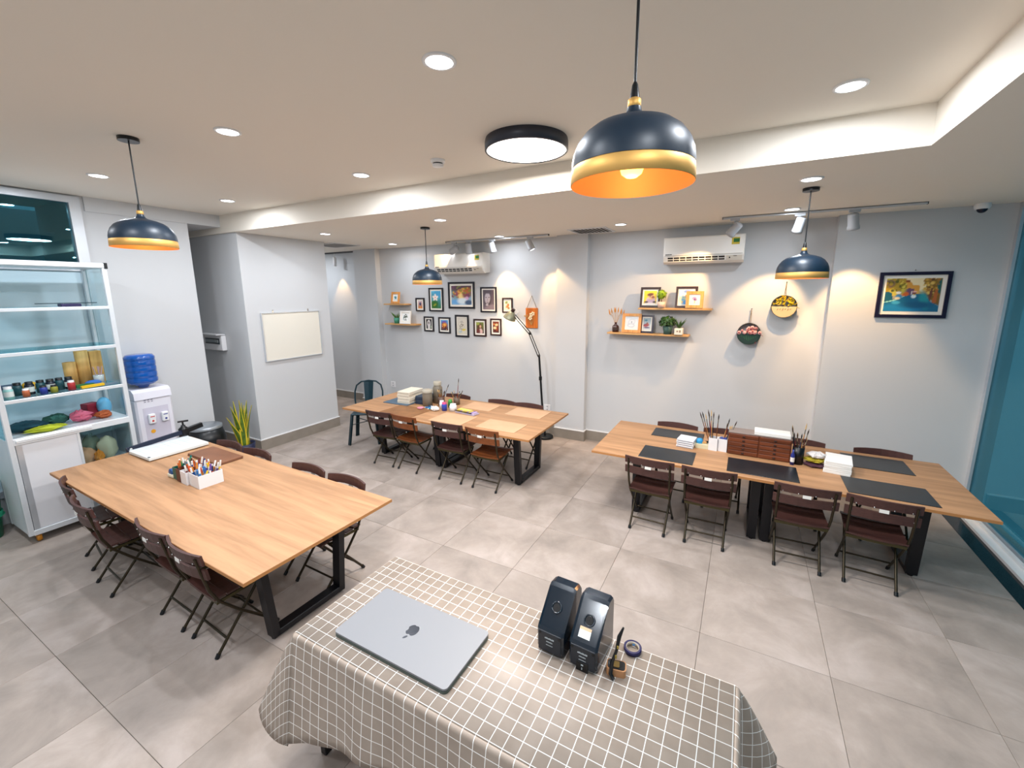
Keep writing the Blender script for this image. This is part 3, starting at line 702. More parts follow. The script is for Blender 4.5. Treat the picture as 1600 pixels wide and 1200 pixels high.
picture('brown framed painting of pale blossoms on red-brown, below the floor lamp head', -3.965, -3.74, 1.645, 1.94, YG, fr_brown, [('g', '#7a3a24', '#4c1f16'), ('n', .2, 5), ('e', .6, .7, .24, .16, 10, '#f0cf9c', .35), ('e', .35, .42, .26, .18, 0, '#f3d6a4', .35), ('e', .2, .75, .16, .12, 0, '#c7702f', .5), ('e', .65, .35, .1, .3, 0, '#a34b22', .5), ('e', .6, .7, .06, .05, 0, '#c4772f', .5), ('e', .35, .42, .06, .05, 0, '#b5652c', .5)], .024, .026, seed=12)
t = thing('hanging_wood_board', 'orange wooden board with dried white flowers hanging on a string', 'wall decoration', (-3.15, 6.405, 1.80))
MB().cbox(-0.11, 0.11, -0.012, 0.012, 0, 0.335, 0.004).build('board', wood('orange_board', '#c96f1d', '#9c4d10', 0.5, 'Z', 1.5), t)
MB().tube([(-0.09, 0, 0.33), (0, 0, 0.53), (0.09, 0, 0.33)], 0.004, 6).build('string', mat('twine', '#6b5236', 0.9), t)
MB().sphere((0, 0, 0.53), 0.008, 8, 6).build('nail', chrome_m, t)
m = MB()
for k in range(5):
    for (cx, cz) in ((0.0, 0.22), (-0.02, 0.165), (0.03, 0.24)):
        an = 2 * PI * k / 5 + cx * 20
        m.sphere((cx + 0.022 * math.cos(an), -0.02, cz + 0.022 * math.sin(an)), 0.015, 7, 5, (1, .5, 1))
m.build('dried_flower', mat('dried_cream', '#efdcb8', 0.8), t)
m = MB()
for k in range(7): m.tube([(0.0, -0.016, 0.05), (-0.10 + 0.03 * k, -0.02, 0.22 + 0.02 * math.sin(k * 2))], 0.002, 5)
for k in range(6): m.sphere((-0.13 + 0.012 * k, -0.015, 0.20 + 0.02 * math.sin(k * 3)), 0.01, 6, 4)
m.build('dried_stem', mat('dried_tan', '#c29a5e', 0.85), t)

def wall_shelf(x0, x1, z, label, depth=0.20, yw=6.419):
    t = thing('wall_shelf', label, 'shelf', ((x0 + x1) / 2, yw, z))
    h = (x1 - x0) / 2
    MB().cbox(-h, h, -depth, 0, -0.025, 0, 0.002).build('board', lightwood_m, t)
    for s in (-0.7, 0.7): MB().box(h * s - 0.01, h * s + 0.01, -0.10, 0, -0.031, -0.025).build('bracket', alu_m, t)
wall_shelf(-6.31, -5.775, 2.185, 'upper short wooden corner shelf by the hallway')
wall_shelf(-6.31, -5.545, 1.80, 'lower wooden corner shelf by the hallway')
wall_shelf(-1.37, -0.405, 2.165, 'upper wooden wall shelf below the air conditioner', yw=6.429)
wall_shelf(-1.81, -0.67, 1.80, 'lower longer wooden wall shelf below the air conditioner', yw=6.429)
picture('small honey wood standing frame on the upper corner shelf', -6.13, -5.92, 2.187, 2.41, 6.25, fr_wood, [('g', '#e8eef0', '#d6e4e6'), ('e', .5, .6, .3, .25, 0, '#4aa0b4', .6), ('e', .55, .4, .25, .15, 20, '#2f7f95', .6), ('d', 10, .2, .8, .2, .8, .06, ['#2d6f86', '#8cc3cd'])], .038, .022, tilt=10, seed=13, rz=0, name='standing_frame', cat='photo frame', strut=True)
picture('square white standing frame with dark leaf print on the lower corner shelf', -5.93, -5.66, 1.802, 2.05, 6.25, fr_white, [('g', '#f4f6f4', '#f4f6f4'), ('d', 16, .25, .75, .45, .95, .06, ['#1e3328', '#2c4a3a']), ('e', .4, .3, .2, .14, 0, '#33483c', .3), ('e', .4, .3, .14, .09, 0, '#f4f6f4', .3), ('d', 6, .4, .7, .1, .25, .05, ['#2a4034'])], .028, .02, tilt=8, seed=14, name='standing_frame', cat='photo frame', strut=True)
picture('black standing frame with yellow portrait print at the far end of the upper shelf', -1.36, -1.085, 2.167, 2.455, 6.30, fr_brown, [('g', '#f5d02a', '#e9c01c'), ('e', .55, .3, .35, .3, 0, '#c9a9b8', .3), ('e', .58, .55, .24, .24, 0, '#e2b483', .3), ('e', .5, .72, .26, .12, 10, '#6b3a24', .4), ('e', .72, .52, .12, .1, 0, '#a5553c', .5), ('e', .2, .15, .16, .08, 0, '#3a2c36', .4), ('e', .85, .15, .14, .08, 0, '#3a2c36', .4), ('e', .5, .03, .5, .06, 0, '#efe7e0', .4)], .028, .022, tilt=10, seed=15, name='standing_frame', cat='photo frame', strut=True)
picture('black standing frame with pale blue abstract print on the upper shelf, behind a wooden frame', -0.88, -0.60, 2.167, 2.46, 6.31, fr_brown, [('g', '#f2efe4', '#cfe0dc'), ('e', .55, .85, .3, .2, 0, '#6f8fd0', .6), ('e', .6, .6, .2, .18, 0, '#d98a6a', .6), ('e', .2, .35, .3, .25, 0, '#b8d3b0', .7), ('e', .5, .15, .3, .16, 0, '#2e92dd', .5), ('e', .25, .7, .3, .12, 0, '#f7f4ec', .6), ('d', 14, .1, .9, .1, .9, .06, ['#58a7dd', '#e0c68c', '#8fb4df', '#c9785c'])], .028, .018, tilt=10, seed=16, name='standing_frame', cat='photo frame', strut=True)
picture('honey wood standing frame with mauve flower print on the upper shelf', -0.735, -0.515, 2.167, 2.395, 6.245, fr_wood, [('g', '#f2e8dc', '#efe2cf'), ('e', .45, .65, .28, .2, 0, '#b58ab8', .5), ('e', .55, .5, .2, .14, 0, '#8d5c94', .5), ('e', .5, .25, .05, .2, 0, '#7fa05a', .5)], .040, .015, tilt=11, seed=17, name='standing_frame', cat='photo frame', strut=True)
picture('large honey wood standing frame with pencil sketch on the lower shelf', -1.60, -1.325, 1.802, 2.08, 6.27, fr_wood, [('g', '#cfd4da', '#dcdcd8'), ('n', .08, 5), ('e', .5, .6, .3, .25, 20, '#b2b8c0', .4), ('e', .5, .6, .24, .19, 20, '#d3d7dc', .4), ('e', .45, .3, .3, .16, 0, '#a9b0b8', .4), ('e', .45, .3, .24, .11, 0, '#d6d9dc', .4)], .040, .012, tilt=10, seed=18, name='standing_frame', cat='photo frame', strut=True)
picture('small black standing frame with red figure print on the lower shelf', -1.345, -1.155, 1.802, 2.06, 6.31, fr_navy, [('g', '#8ea3ad', '#b9c3c9'), ('e', .35, .8, .2, .12, 0, '#2f7f95', .5), ('e', .4, .4, .4, .22, 10, '#8a2f3a', .4), ('e', .55, .55, .14, .12, 0, '#b06a50', .5), ('e', .5, .2, .4, .1, 0, '#4d3a66', .5)], .026, .016, tilt=9, seed=19, name='standing_frame', cat='photo frame', strut=True)
ST = [('g', '#e8c98c', '#1d6f92'), ('n', .1, 6), ('p', [(0, 1), (1, 1), (1, .5), (0, .5)], '#e6c68a'), ('e', .6, .85, .3, .3, 0, '#efdcb0', .6),
      ('p', [(.2, .5), (.2, .85), (.3, .93), (.42, .93), (.5, .8), (.62, .78), (.62, .5)], '#d99a3e'), ('p', [(.22, .88), (.3, .95), (.42, .95), (.44, .88)], '#8a4a24'), ('e', .35, .8, .03, .04, 0, '#6a3a1e', .4),
      ('p', [(.33, .48), (.34, .66), (.42, .7), (.52, .69), (.53, .5)], '#6d4a6a'), ('e', .38, .52, .06, .06, 0, '#d9682c', .4), ('p', [(.47, .52), (.49, .66), (.5, .66), (.5, .52)], '#f1e9e0'),
      ('p', [(.58, .5), (.56, .62), (.7, .6), (.75, .5)], '#e2b04f'), ('p', [(.72, .45), (.74, .95), (1, 1), (1, .2), (.9, .25), (.82, .4)], '#7d5a1e'), ('p', [(.9, 1), (1, 1), (1, .5), (.94, .6)], '#175a58'),
      ('e', .12, .75, .22, .2, 0, '#a98a1e', .5), ('e', .22, .62, .16, .1, 20, '#cdbb45', .5), ('e', .06, .85, .1, .1, 0, '#7a5a50', .5), ('d', 50, 0, .35, .55, 1, .03, ['#8a7a1c', '#d9c650', '#5d5a1c', '#b5952c']), ('d', 50, .68, .95, .5, 1, .03, ['#8a6a1c', '#c99a3c', '#5d3f1c', '#a3702c', '#d9b65a']),
      ('p', [(.78, .3), (.82, .7), (.85, .7), (.84, .25)], '#6b3d2c'), ('p', [(.86, .22), (.9, .68), (.94, .66), (.94, .28)], '#b0602c'),
      ('p', [(0, .28), (0, .6), (.12, .58), (.16, .35)], '#14586c'),
      ('p', [(0, 0), (0, .27), (.15, .33), (.3, .44), (.48, .5), (.58, .53), (.68, .52), (.75, .45), (.84, .3), (.95, .2), (1, .15), (1, 0)], '#16688c'), ('e', .3, .1, .4, .1, 0, '#1f82b4', .6), ('e', .72, .35, .08, .2, 15, '#23929c', .7), ('e', .6, .2, .3, .08, 0, '#135a80', .7),
      ('p', [(0, .26), (0, .29), (.2, .36), (.36, .47), (.36, .45), (.2, .33)], '#8fd0c8'), ('e', .26, .45, .06, .06, 0, '#3f86b8', .4), ('e', .25, .57, .05, .03, 0, '#f4efe2', .4), ('e', .24, .4, .05, .03, 0, '#d9cfae', .4), ('e', .22, .27, .08, .04, 0, '#3fa0c4', .5),
      ('e', .53, .46, .045, .045, 0, '#dfeef2', .3), ('e', .535, .52, .02, .02, 0, '#e6c73a', .4), ('e', .54, .57, .03, .04, 0, '#7a3038', .4), ('e', .54, .6, .04, .02, 0, '#f0b9a8', .4)]
picture('large navy framed painting of a street with two figures in conical hats', 1.31, 1.918, 2.09, 2.592, 6.309, fr_navy, ST, .034, .035, 0.03, seed=20, res=(64, 46))
tag(MB().sphere((0, 0, 0), 0.008, 8, 6).build('nail', chrome_m, loc=(1.61, 6.305, 2.612)), 'small nail in the wall above the street painting', 'nail')

leaf_dk = mat('dark_leaf', '#2c4d1d', 0.5, noise=0.3, nscale=30)
leaf_md = mat('green_leaf', '#4e7a25', 0.5, noise=0.3, nscale=30)
leaf_lt = mat('lime_leaf', '#8fae23', 0.5, noise=0.3, nscale=30)
def leaf_ball(m, c, r, n, s, mi=0, seed=1, squash=1.0, up=0.0):
    g = random.Random(seed)
    for _ in range(n):
        z = g.uniform(-1 + up, 1); a = g.uniform(0, 2 * PI); q = math.sqrt(max(0, 1 - z * z)); d = Vector((q * math.cos(a), q * math.sin(a), z * squash))
        p = Vector(c) + d * r * g.uniform(0.75, 1.05)
        t1 = d.cross(Vector((g.uniform(-1, 1), g.uniform(-1, 1), g.uniform(-1, 1)))).normalized(); t2 = d.cross(t1).normalized()
        L = s * g.uniform(0.7, 1.3); n_ = d * L * 0.4
        m.add([p - t1 * L * .5, p + t2 * L * .3 + n_ * .5, p + t1 * L * .5 + n_, p - t2 * L * .3 + n_ * .5], [(0, 1, 2, 3)], mi)
def pot(t, r0, r1, h, m_, z=0.0):
    MB().lathe([(0.001, z), (r0, z), (r1, z + h), (r1 * .9, z + h), (r1 * .87, z + h * .85), (0.001, z + h * .85)], 24).build('pot', m_, t)
# plants on the shelves
t = thing('topiary_plant', 'lime green ball topiary in a pale pink pot on the upper shelf', 'plant', (-1.055, 6.25, 2.167))
pot(t, 0.042, 0.055, 0.085, mat('pale_pink_pot', '#e6c3ae', 0.6))
MB().tube([(0, 0, 0.07), (0, 0, 0.15)], 0.006, 6).build('stem', mat('bark', '#5d4526', 0.8), t)
m = MB().sphere((0, 0, 0.185), 0.055, 12, 8); leaf_ball(m, (0, 0, 0.185), 0.065, 260, 0.022, 0, 5); m.build('foliage', leaf_lt, t)
t = thing('leafy_plant', 'bushy dark green plant in a grey-green pot on the lower shelf', 'plant', (-0.955, 6.28, 1.802))
pot(t, 0.052, 0.066, 0.11, mat('green_pot', '#3f5c54', 0.6))
m = MB()
g = random.Random(3)
for k in range(14):
    a = g.uniform(0, 2 * PI); m.tube([(0, 0, .09), (.09 * math.cos(a), .07 * math.sin(a), .16 + .1 * g.random())], 0.0025, 5)
m.build('stem', leaf_dk, t)
m = MB(); leaf_ball(m, (-0.01, 0, 0.165), 0.10, 170, 0.05, 0, 6, .75, .5); leaf_ball(m, (-0.01, 0, 0.17), 0.07, 70, 0.045, 1, 8, .8, .5); m.build('foliage', [leaf_dk, leaf_md], t)
t = thing('succulent', 'small dark succulent in a cube white pot on the lower shelf', 'plant', (-0.80, 6.245, 1.802))
MB().cbox(-.055, .055, -.05, .05, 0, .09, .006).build('pot', mat('cream_pot', '#e6dccb', 0.6), t)
MB().box(-.025, -.005, -.0515, -.05, .04, .06).box(.008, .03, -.0515, -.05, .035, .065).build('stamp_mark', mat('stamp', '#8d7c66', 0.7), t)
for k in range(11):
    a = 2 * PI * k / 11 * 2.3; l = .10 + .03 * (k % 3); s = .35 + .5 * (k / 11)
    MB().tube([(0, 0, .085), (l * .5 * s * math.cos(a), l * .5 * s * math.sin(a), .085 + l * .5), (l * s * math.cos(a), l * s * math.sin(a), .085 + l * .9)], [.009, .008, .001], 6).build('leaf', leaf_dk, t)
t = thing('grass_plant', 'small grassy plant in a teal-green pot on the lower corner shelf', 'plant', (-6.05, 6.29, 1.802))
pot(t, 0.05, 0.06, 0.11, mat('teal_pot', '#3e8a72', 0.5))
m = MB(); g = random.Random(9)
for k in range(46):
    a = g.uniform(0, 2 * PI); l = g.uniform(.07, .14); b0 = (.03 * math.cos(a) * g.random(), .03 * math.sin(a) * g.random(), .09)
    m.tube([b0, (b0[0] + .4 * l * math.cos(a), b0[1] + .4 * l * math.sin(a), .09 + l * .6), (b0[0] + .8 * l * math.cos(a), b0[1] + .8 * l * math.sin(a), .09 + l)], [.004, .004, .0005], 4)
o = m.build('foliage', leaf_md, t)
t = thing('bottle_vase', 'brown glass bottle holding dried wheat stems at the shelf end', 'vase', (-1.70, 6.29, 1.802))
MB().lathe([(.001, 0), (.045, 0), (.048, .01), (.048, .085), (.038, .10), (.018, .112), (.016, .14), (.02, .145), (.015, .145), (.012, .11)], 20).build('bottle', mat('amber_glass', '#351208', 0.12, coat=0.5), t)
MB().lathe([(.0487, .03), (.0487, .07)], 20).build('paper_label', mat('dark_label', '#3a2a24', 0.7), t)
m = MB(); m2 = MB(); g = random.Random(4)
for k in range(9):
    a = -1.0 + 2.0 * k / 8; dx, dy = .13 * math.sin(a), .04 * math.cos(k * 2.2); h = .33 + .02 * math.cos(a * 3)
    m.tube([(0, 0, .10), (dx * .55, dy * .5, .24), (dx, dy, h - .04)], .002, 5)
    m2.tube([(dx * .93, dy * .9, h - .06), (dx, dy, h - .03), (dx * 1.12, dy, h + .02)], [.004, .011, .002], 6)
m.build('stem', mat('straw', '#b98a48', 0.8), t); m2.build('wheat_ear', mat('ear', '#c4894a', 0.8), t)

# round hanging planters
def hanging_planter(x, z, zn, label, kind):
    t = thing('hanging_planter', label, 'wall planter', (x, 6.37, z))
    r = 0.135
    Mx = Matrix.Rotation(R(90), 4, 'X')
    MB().lathe([(r, -.055), (r + .004, -.055), (r + .004, .055), (r, .055), (r, -.055)], 36, M=Mx).build('hoop', mat('dark_hoop', '#2a2420', 0.4, metal=.5), t)
    half = [(r * math.cos(R(180 + 180 * i / 16)), r * math.sin(R(180 + 180 * i / 16))) for i in range(17)]
    pm = mat('dark_green_ply', '#14332e', 0.6) if kind == 'pink' else mat('plywood', '#d9b98c', 0.6)
    MB().prism(half, -.058, -.05, 'y').build('front_panel', pm, t)
    if kind == 'yellow':
        w_ = MB()
        for i in range(6): w_.bar((-.075 + .028 * i, -.0595, -.05 + .01 * (i % 2)), (-.062 + .028 * i, -.0595, -.025), .006, .003)
        w_.build('lettering', mat('dark_ink', '#4a3a24', 0.7), t)
    else:
        w_ = MB(); 
        for i in range(9): w_.bar((-.08 + .02 * i, -.0595, -.09 + .02 * abs(i - 4) * .6), (-.085 + .021 * i, -.0595, -.02), .004, .003)
        w_.build('grass_motif', mat('motif', '#3a7a4a', 0.7), t)
    m = MB(); m2 = MB(); g = random.Random(11 if kind == 'pink' else 12)
    for i in range(30 if kind == 'pink' else 60):
        a = g.uniform(R(5), R(175)); q = r * math.sqrt(g.random()) * .95; cx, cz = q * math.cos(a), .0 + q * math.sin(a) * (.75 if kind == 'pink' else 1)
        if kind == 'pink':
            m.sphere((cx, -.05 + g.uniform(-.02, .02), cz + .0), g.uniform(.015, .026), 8, 5, (1, .7, 1)); 
            m2.sphere((cx, -.07 + g.uniform(-.01, .0), cz), .008, 6, 4)
        else:
            b_ = g.uniform(0, 6.28); m.bar((cx, -.05, cz), (cx + .035 * math.cos(b_), -.055 + g.uniform(-.02, .02), cz + .035 * math.sin(b_)), .014, .006)
    for i in range(5):
        a = R(-60 + 60 * i); m2.tube([(r * .9 * math.cos(a), -.05, r * .5 * math.sin(a)), (r * 1.15 * math.cos(a) + .01, -.06, r * .9 * math.sin(a) - .02)], .003, 5)
    if kind == 'pink': m.build('blossom', mat('pink_petal', '#e3a8a2', 0.7), t); m2.build('flower_eye', mat('red_eye', '#8c2a36', 0.6), t)
    else: m.build('foliage', mat('yellow_leaf', '#c2a714', 0.6), t); m2.build('sprig', mat('yellow_sprig', '#9c9426', 0.7), t)
    MB().tube([(-.004, .03, r), (.0 + .008, .035, zn - z)], .003, 6).tube([(.012, .03, r), (.008, .035, zn - z)], .003, 6).build('string', mat('twine', '#6b5236', 0.9), t)
    MB().sphere((.008, .036, zn - z), .009, 8, 6).build('nail', chrome_m, t)
hanging_planter(0.055, 1.84, 2.165, 'round wall planter of pink flowers with dark green lower half hanging on a string', 'pink')
hanging_planter(0.415, 2.20, 2.50, 'round wall planter of yellow leaves with lettered wooden lower half, below a pendant lamp', 'yellow')

# ------------------------------------------------------------------ air conditioners
ac_m = mat('ac_plastic', '#eceae4', 0.35)
def air_con(x0, x1, z0, z1, yw, label):
    t = thing('air_conditioner', label, 'air conditioner', ((x0 + x1) / 2, yw, z0))
    h = (x1 - x0) / 2; H = z1 - z0
    prof = [(0, 0.02), (-.16, 0.0), (-.205, .03), (-.235, .095), (-.24, H - .03), (-.22, H), (0, H)]
    MB().prism(prof, -h, h, 'x').build('body', ac_m, t)
    MB().cbox(-h + .012, h - .012, -.2475, -.238, .108, H - .012, .004).build('front_panel', ac_m, t)
    # louvre opening, sloped face between (-.205,.03) and (-.235,.095)
    def S(x, k, o): return (x, -.205 - .030 * k - .91 * o, .03 + .065 * k - .41 * o)
    def quad(mb, xa, xb, k0, k1, o): mb.add([S(xa, k0, o), S(xb, k0, o), S(xb, k1, o), S(xa, k1, o), S(xa, k0, o - .004), S(xb, k0, o - .004), S(xb, k1, o - .004), S(xa, k1, o - .004)], [(0, 1, 2, 3), (7, 6, 5, 4), (0, 4, 5, 1), (1, 5, 6, 2), (2, 6, 7, 3), (3, 7, 4, 0)])
    op = MB(); quad(op, -h + .05, h - .22, .08, 1.02, .003); op.build('outlet', plastic_b, t)
    fl = MB(); L = 2 * h - .27
    for (k0, k1) in ((.06, .16), (.46, .58), (.92, 1.02)): quad(fl, -h + .05, h - .22, k0, k1, .009)
    fl.build('louvre', ac_m, t)
    dv = MB()
    for i in range(10): quad(dv, -h + .05 + L * i / 9.0, -h + .058 + L * i / 9.0, .1, .98, .007)
    dv.build('divider', ac_m, t)
    pn = MB(); quad(pn, h - .2, h - .02, .1, .95, .004); pn.build('display_panel', mat('ac_panel', '#d9d3c6', 0.4), t)
    dt = MB(); quad(dt, h - .17, h - .155, .4, .65, .007); quad(dt, h - .12, h - .08, .75, .82, .007); dt.build('indicator', plastic_b, t)
    lb = MB().box(h - .15, h - .06, -.2495, -.2475, H - .125, H - .04); lb.build('energy_sticker', mat('sticker_yellow', '#c9b437', 0.5), t)
    MB().box(h - .13, h - .062, -.2505, -.2495, H - .10, H - .055).build('energy_mark', mat('sticker_green', '#1f6b2c', 0.5), t)
    bd = MB()
    for i in range(7): bd.box(-h + .03 + .012 * i, -h + .039 + .012 * i, -.2485, -.2475, .118, .130)
    bd.build('brand_mark', mat('brand_grey', '#3c3c3c', 0.5), t)
air_con(-1.055, -0.08, 2.755, 3.10, 6.429, 'white split air conditioner above the two long wall shelves')
air_con(-4.98, -3.96, 2.715, 3.055, 6.419, 'white split air conditioner above the picture wall, partly behind a pendant lamp')

# ------------------------------------------------------------------ whiteboard
t = thing('whiteboard', 'white board in an aluminium frame hung on the pier', 'whiteboard', (-6.438, 4.345, 1.36))
MB().box(0.004, 0.016, -.485, .485, .012, .735).build('board_surface', mat('whiteboard_white', '#e2ded2', 0.25), t)
MB().box(0, .026, -.5, .5, 0, .014).box(0, .026, -.5, .5, .733, .747).box(0, .026, -.5, -.486, .014, .733).box(0, .026, .486, .5, .014, .733).build('frame', alu_m, t)
for y in (-.30, .30):
    MB().box(0, .006, y - .01, y + .01, .745, .785).cyl((0.008, y, .775), .006, -.004, .004, 10).build('hanger', chrome_m, t)
# breaker box in the recess
t = thing('breaker_box', 'small white electrical breaker box with open lid on the recess wall', 'electrical box', (-7.29, 3.638, 1.53))
MB().cbox(-.26, .26, -.07, 0, 0, .24, .01).build('enclosure', plastic_w, t)
MB().box(-.2, .2, -.074, -.07, .10, .19).build('breaker_window', mat('window_dark', '#2b3338', 0.3), t)
for k in range(8): MB().box(-.18 + .046 * k, -.15 + .046 * k, -.082, -.074, .125, .17).build('switch', mat('breaker_grey', '#8e979c', 0.4), t)
MB().bar((-.27, -.08, .252), (.27, -.08, .252), .13, .012).build('lid', plastic_w, t)
def outlet(x, y, z, label):
    t = thing('wall_outlet', label, 'outlet', (x, y, z))
    MB().cbox(-.06, .06, -.012, 0, -.06, .06, .003).build('plate', plastic_w, t)
    for dz in (-.025, .025):
        MB().box(-.012, -.006, -.0135, -.012, dz - .01, dz + .01).box(.006, .012, -.0135, -.012, dz - .01, dz + .01).build('socket', plastic_b, t)
outlet(-6.37, 6.418, 0.52, 'white wall outlet behind the middle table, near the hallway pier')
outlet(-2.86, 6.418, 0.45, 'white wall outlet low on the wall beside the floor lamp')

# ------------------------------------------------------------------ floor lamp
t = thing('floor_lamp', 'black jointed arm floor lamp with grey metal head in front of the picture wall', 'floor lamp', (-2.80, 6.20, 0))
MB().lathe([(.001, .04), (.12, .04), (.135, .03), (.14, 0), (.001, 0)], 32).build('base', plastic_b, t)
MB().tube([(0, 0, .03), (-.06, 0, .6), (-.115, 0, 1.37)], .017, 10).cyl((-.09, 0, 1.0), .026, -.03, .03, 12).build('pole', plastic_b, t)
P0, P1, P2 = Vector((-.12, 0, 1.37)), Vector((-.283, 0, 1.731)), Vector((-.566, 0, 2.015))
def armpair(a, c, nm):
    d = (c - a).normalized(); n_ = Vector((0, 1, 0)).cross(d) * .019
    MB().tube([a + n_, c + n_], .008, 8).tube([a - n_, c - n_], .008, 8).build(nm, plastic_b, t)
armpair(P0, P1, 'lower_arm'); armpair(P1, P2, 'upper_arm')
MB().sphere(tuple(P0), .024, 10, 8).sphere(tuple(P1), .026, 10, 8).build('joint', plastic_b, t)
M = Matrix.Translation(P2 + Vector((-.06, 0, .02))) @ Vector((-.45, 0, -.9)).to_track_quat('-Z', 'Y').to_matrix().to_4x4()
hd = MB().lathe([(.02, .05), (.04, .045), (.055, .02), (.085, -.02), (.105, -.07), (.108, -.085), (.104, -.085), (.08, -.025), (.05, .01), (.02, .03)], 28, M=M).build('lamp_head', mat('sage_metal', '#8f9078', 0.35, metal=.4), t)
MB().cyl((0, 0, 0), .032, .03, .10, 16, M=M).build('socket_cap', mat('dark_brown_cap', '#38221c', 0.4), hd)
MB().sphere((0, 0, -.035), .034, 14, 10, M=M).build('bulb', mat('frosted_bulb', '#fff4e0', 0.4, emit='#ffe2b4', estr=5.0), hd)
MB().tube([P2 + Vector((-.03, 0, .09)), P2 + Vector((.02, 0, .11)), P2 + Vector((.07, 0, .07)), P2 + Vector((.05, 0, .02)), P2], .005, 6).build('handle_loop', alu_m, t)
light('POINT', 'bulb_glow', t, tuple(M @ Vector((0, 0, -.085))), 5.0, (1, .8, .55), .03)
# ================================================================== GLASS CABINET AND ITS CONTENTS
CX0, CX1, CY0, CY1 = -6.50, -5.95, 1.075, 2.005
t = thing('display_cabinet', 'tall white aluminium display cabinet on casters with glass shelves', 'cabinet', ((CX0 + CX1) / 2, (CY0 + CY1) / 2, 0))
hx, hy = (CX1 - CX0) / 2, (CY1 - CY0) / 2
cab_alu = mat('cabinet_white_alu', '#dfe5ea', 0.3, metal=0.25)
cab_glass = glass('cabinet_glass', '#eef7f9', 1.4)
for sx in (-1, 1):
    for sy in (-1, 1):
        MB().cbox(sx * hx - (.04 if sx > 0 else 0), sx * hx + (0 if sx > 0 else .04), sy * hy - (.04 if sy > 0 else 0), sy * hy + (0 if sy > 0 else .04), .085, 2.68, .003).build('post', cab_alu, t)
MB().cbox(-hx, hx + .004, -hy - .004, hy + .004, 2.665, 2.715, .006).build('top_rail', cab_alu, t)
MB().box(hx - .03, hx + .007, hy - .02, hy + .007, 2.66, 2.72).build('corner_cap', plastic_b, t)
for sy in (-1, 1): MB().box(-hx + .04, hx - .04, sy * hy - .004 - .01 * (sy > 0) + .0, sy * hy + .004 - .01 * (sy > 0), 1.06, 2.665).build('side_pane', cab_glass, t)
for sy in (-1, 1): MB().box(-hx + .04, hx - .04, sy * (hy - .007) - .005, sy * (hy - .007) + .005, .1, 1.05).build('side_panel', mat('cabinet_side', '#d5dde2', 0.4), t)
def shelf_at(z, name='shelf', th=.012, front=.03):
    MB().box(-hx + .013, hx - .02, -hy + .02, hy - .02, z - th, z).build(name, cab_alu if th > .015 else cab_glass, t)
    MB().cbox(hx - .02, hx + .002, -hy + .035, hy - .035, z - front, z + .003, .003).build('shelf_edge', cab_alu, t)
for z in (2.275, 1.865, 1.43): shelf_at(z)
shelf_at(1.06, 'deck', .03, .06)
MB().cbox(hx - .02, hx + .012, -hy + .05, .12, 1.02, 1.05, .003).build('door_track', cab_alu, t)
shelf_at(.13, 'bottom_board', .03, .05)
MB().cbox(hx - .03, hx - .012, -hy + .045, .02, .135, 1.0, .002).build('sliding_door', mat('door_panel', '#dfe0e4', 0.4), t)
MB().box(hx - .012, hx - .006, -hy + .045, -hy + .085, .135, 1.0).build('door_stile', alu_m, t)
MB().box(hx - .012, hx - .004, .0, .02, .135, 1.0).build('door_stile', cab_alu, t)
MB().box(hx - .045, hx - .040, .02, hy - .04, .58, 1.0).build('lower_pane', cab_glass, t)
MB().box(-hx + .013, hx - .045, .02, hy - .04, .585, .6).build('inner_shelf', cab_alu, t)
MB().box(-hx + .02, hx - .05, .010, .018, .14, 1.02).build('divider', mat('cabinet_side', '#d5dde2', 0.4), t)
MB().box(-hx + .005, -hx + .013, -hy + .04, hy - .04, .1, 1.03).build('back_panel', mat('cabinet_side', '#d5dde2', 0.4), t)
cast_m = mat('amber_caster', '#c9821e', 0.4)
for sx in (-1, 1):
    for sy in (-1, 1):
        c = MB().lathe([(.001, -.016), (.036, -.016), (.04, 0), (.036, .016), (.001, .016)], 18, M=Matrix.Translation((sx * (hx - .05), sy * (hy - .07), .04)) @ Matrix.Rotation(R(90), 4, 'X')).build('caster_wheel', cast_m, t)
        MB().box(sx * (hx - .05) - .025, sx * (hx - .05) + .025, sy * (hy - .07) - .025, sy * (hy - .07) + .025, .078, .09).build('caster_fork', alu_m, c)

def jar(x, y, z, r, h, body, lid, label, cat='jar', group=None, name='paint_jar', lab=None):
    t = thing(name, label, cat, (x, y, z), 0, group)
    MB().lathe([(.001, 0), (r, 0), (r, h * .72), (r * .8, h * .8), (.001, h * .8)], 16).build('body', body, t)
    MB().lathe([(r * .82, h * .78), (r * .82, h), (.001, h)], 16).build('lid', lid, t)
    if lab: MB().lathe([(r * 1.015, h * .2), (r * 1.015, h * .6)], 16).build('paper_label', lab, t)
    return t
ink = mat('dark_ink_jar', '#141c2c', 0.25); teal_j = mat('teal_jar', '#1d4a52', 0.3); lab_w = mat('label_white', '#cfd6d2', 0.6)
zs = 1.432
jar(-6.05, 1.17, zs, .034, .12, mat('pale_teal_jar', '#8fc4c0', 0.3), plastic_w, 'pale teal jar with white lid at the end of the cabinet shelf', lab=lab_w)
jar(-6.05, 1.28, zs, .026, .08, mat('copper_jar', '#b0603a', 0.35), plastic_w, 'small copper coloured jar on the cabinet shelf')
xs = [1.24, 1.315, 1.395, 1.46, 1.53, 1.595]
for i, y in enumerate(xs):
    jar(-6.19 + .02 * (i % 2), y + .02, zs, .034, .125, ink if i % 2 else teal_j, plastic_b, 'dark ink jar in the row of jars on the cabinet shelf', group='dark ink jars on the cabinet shelf', lab=lab_w if i % 2 else None)
jar(-6.06, 1.40, zs, .028, .085, mat('blue_jar', '#25368c', 0.3), plastic_b, 'blue jar in front of the dark ink jars')
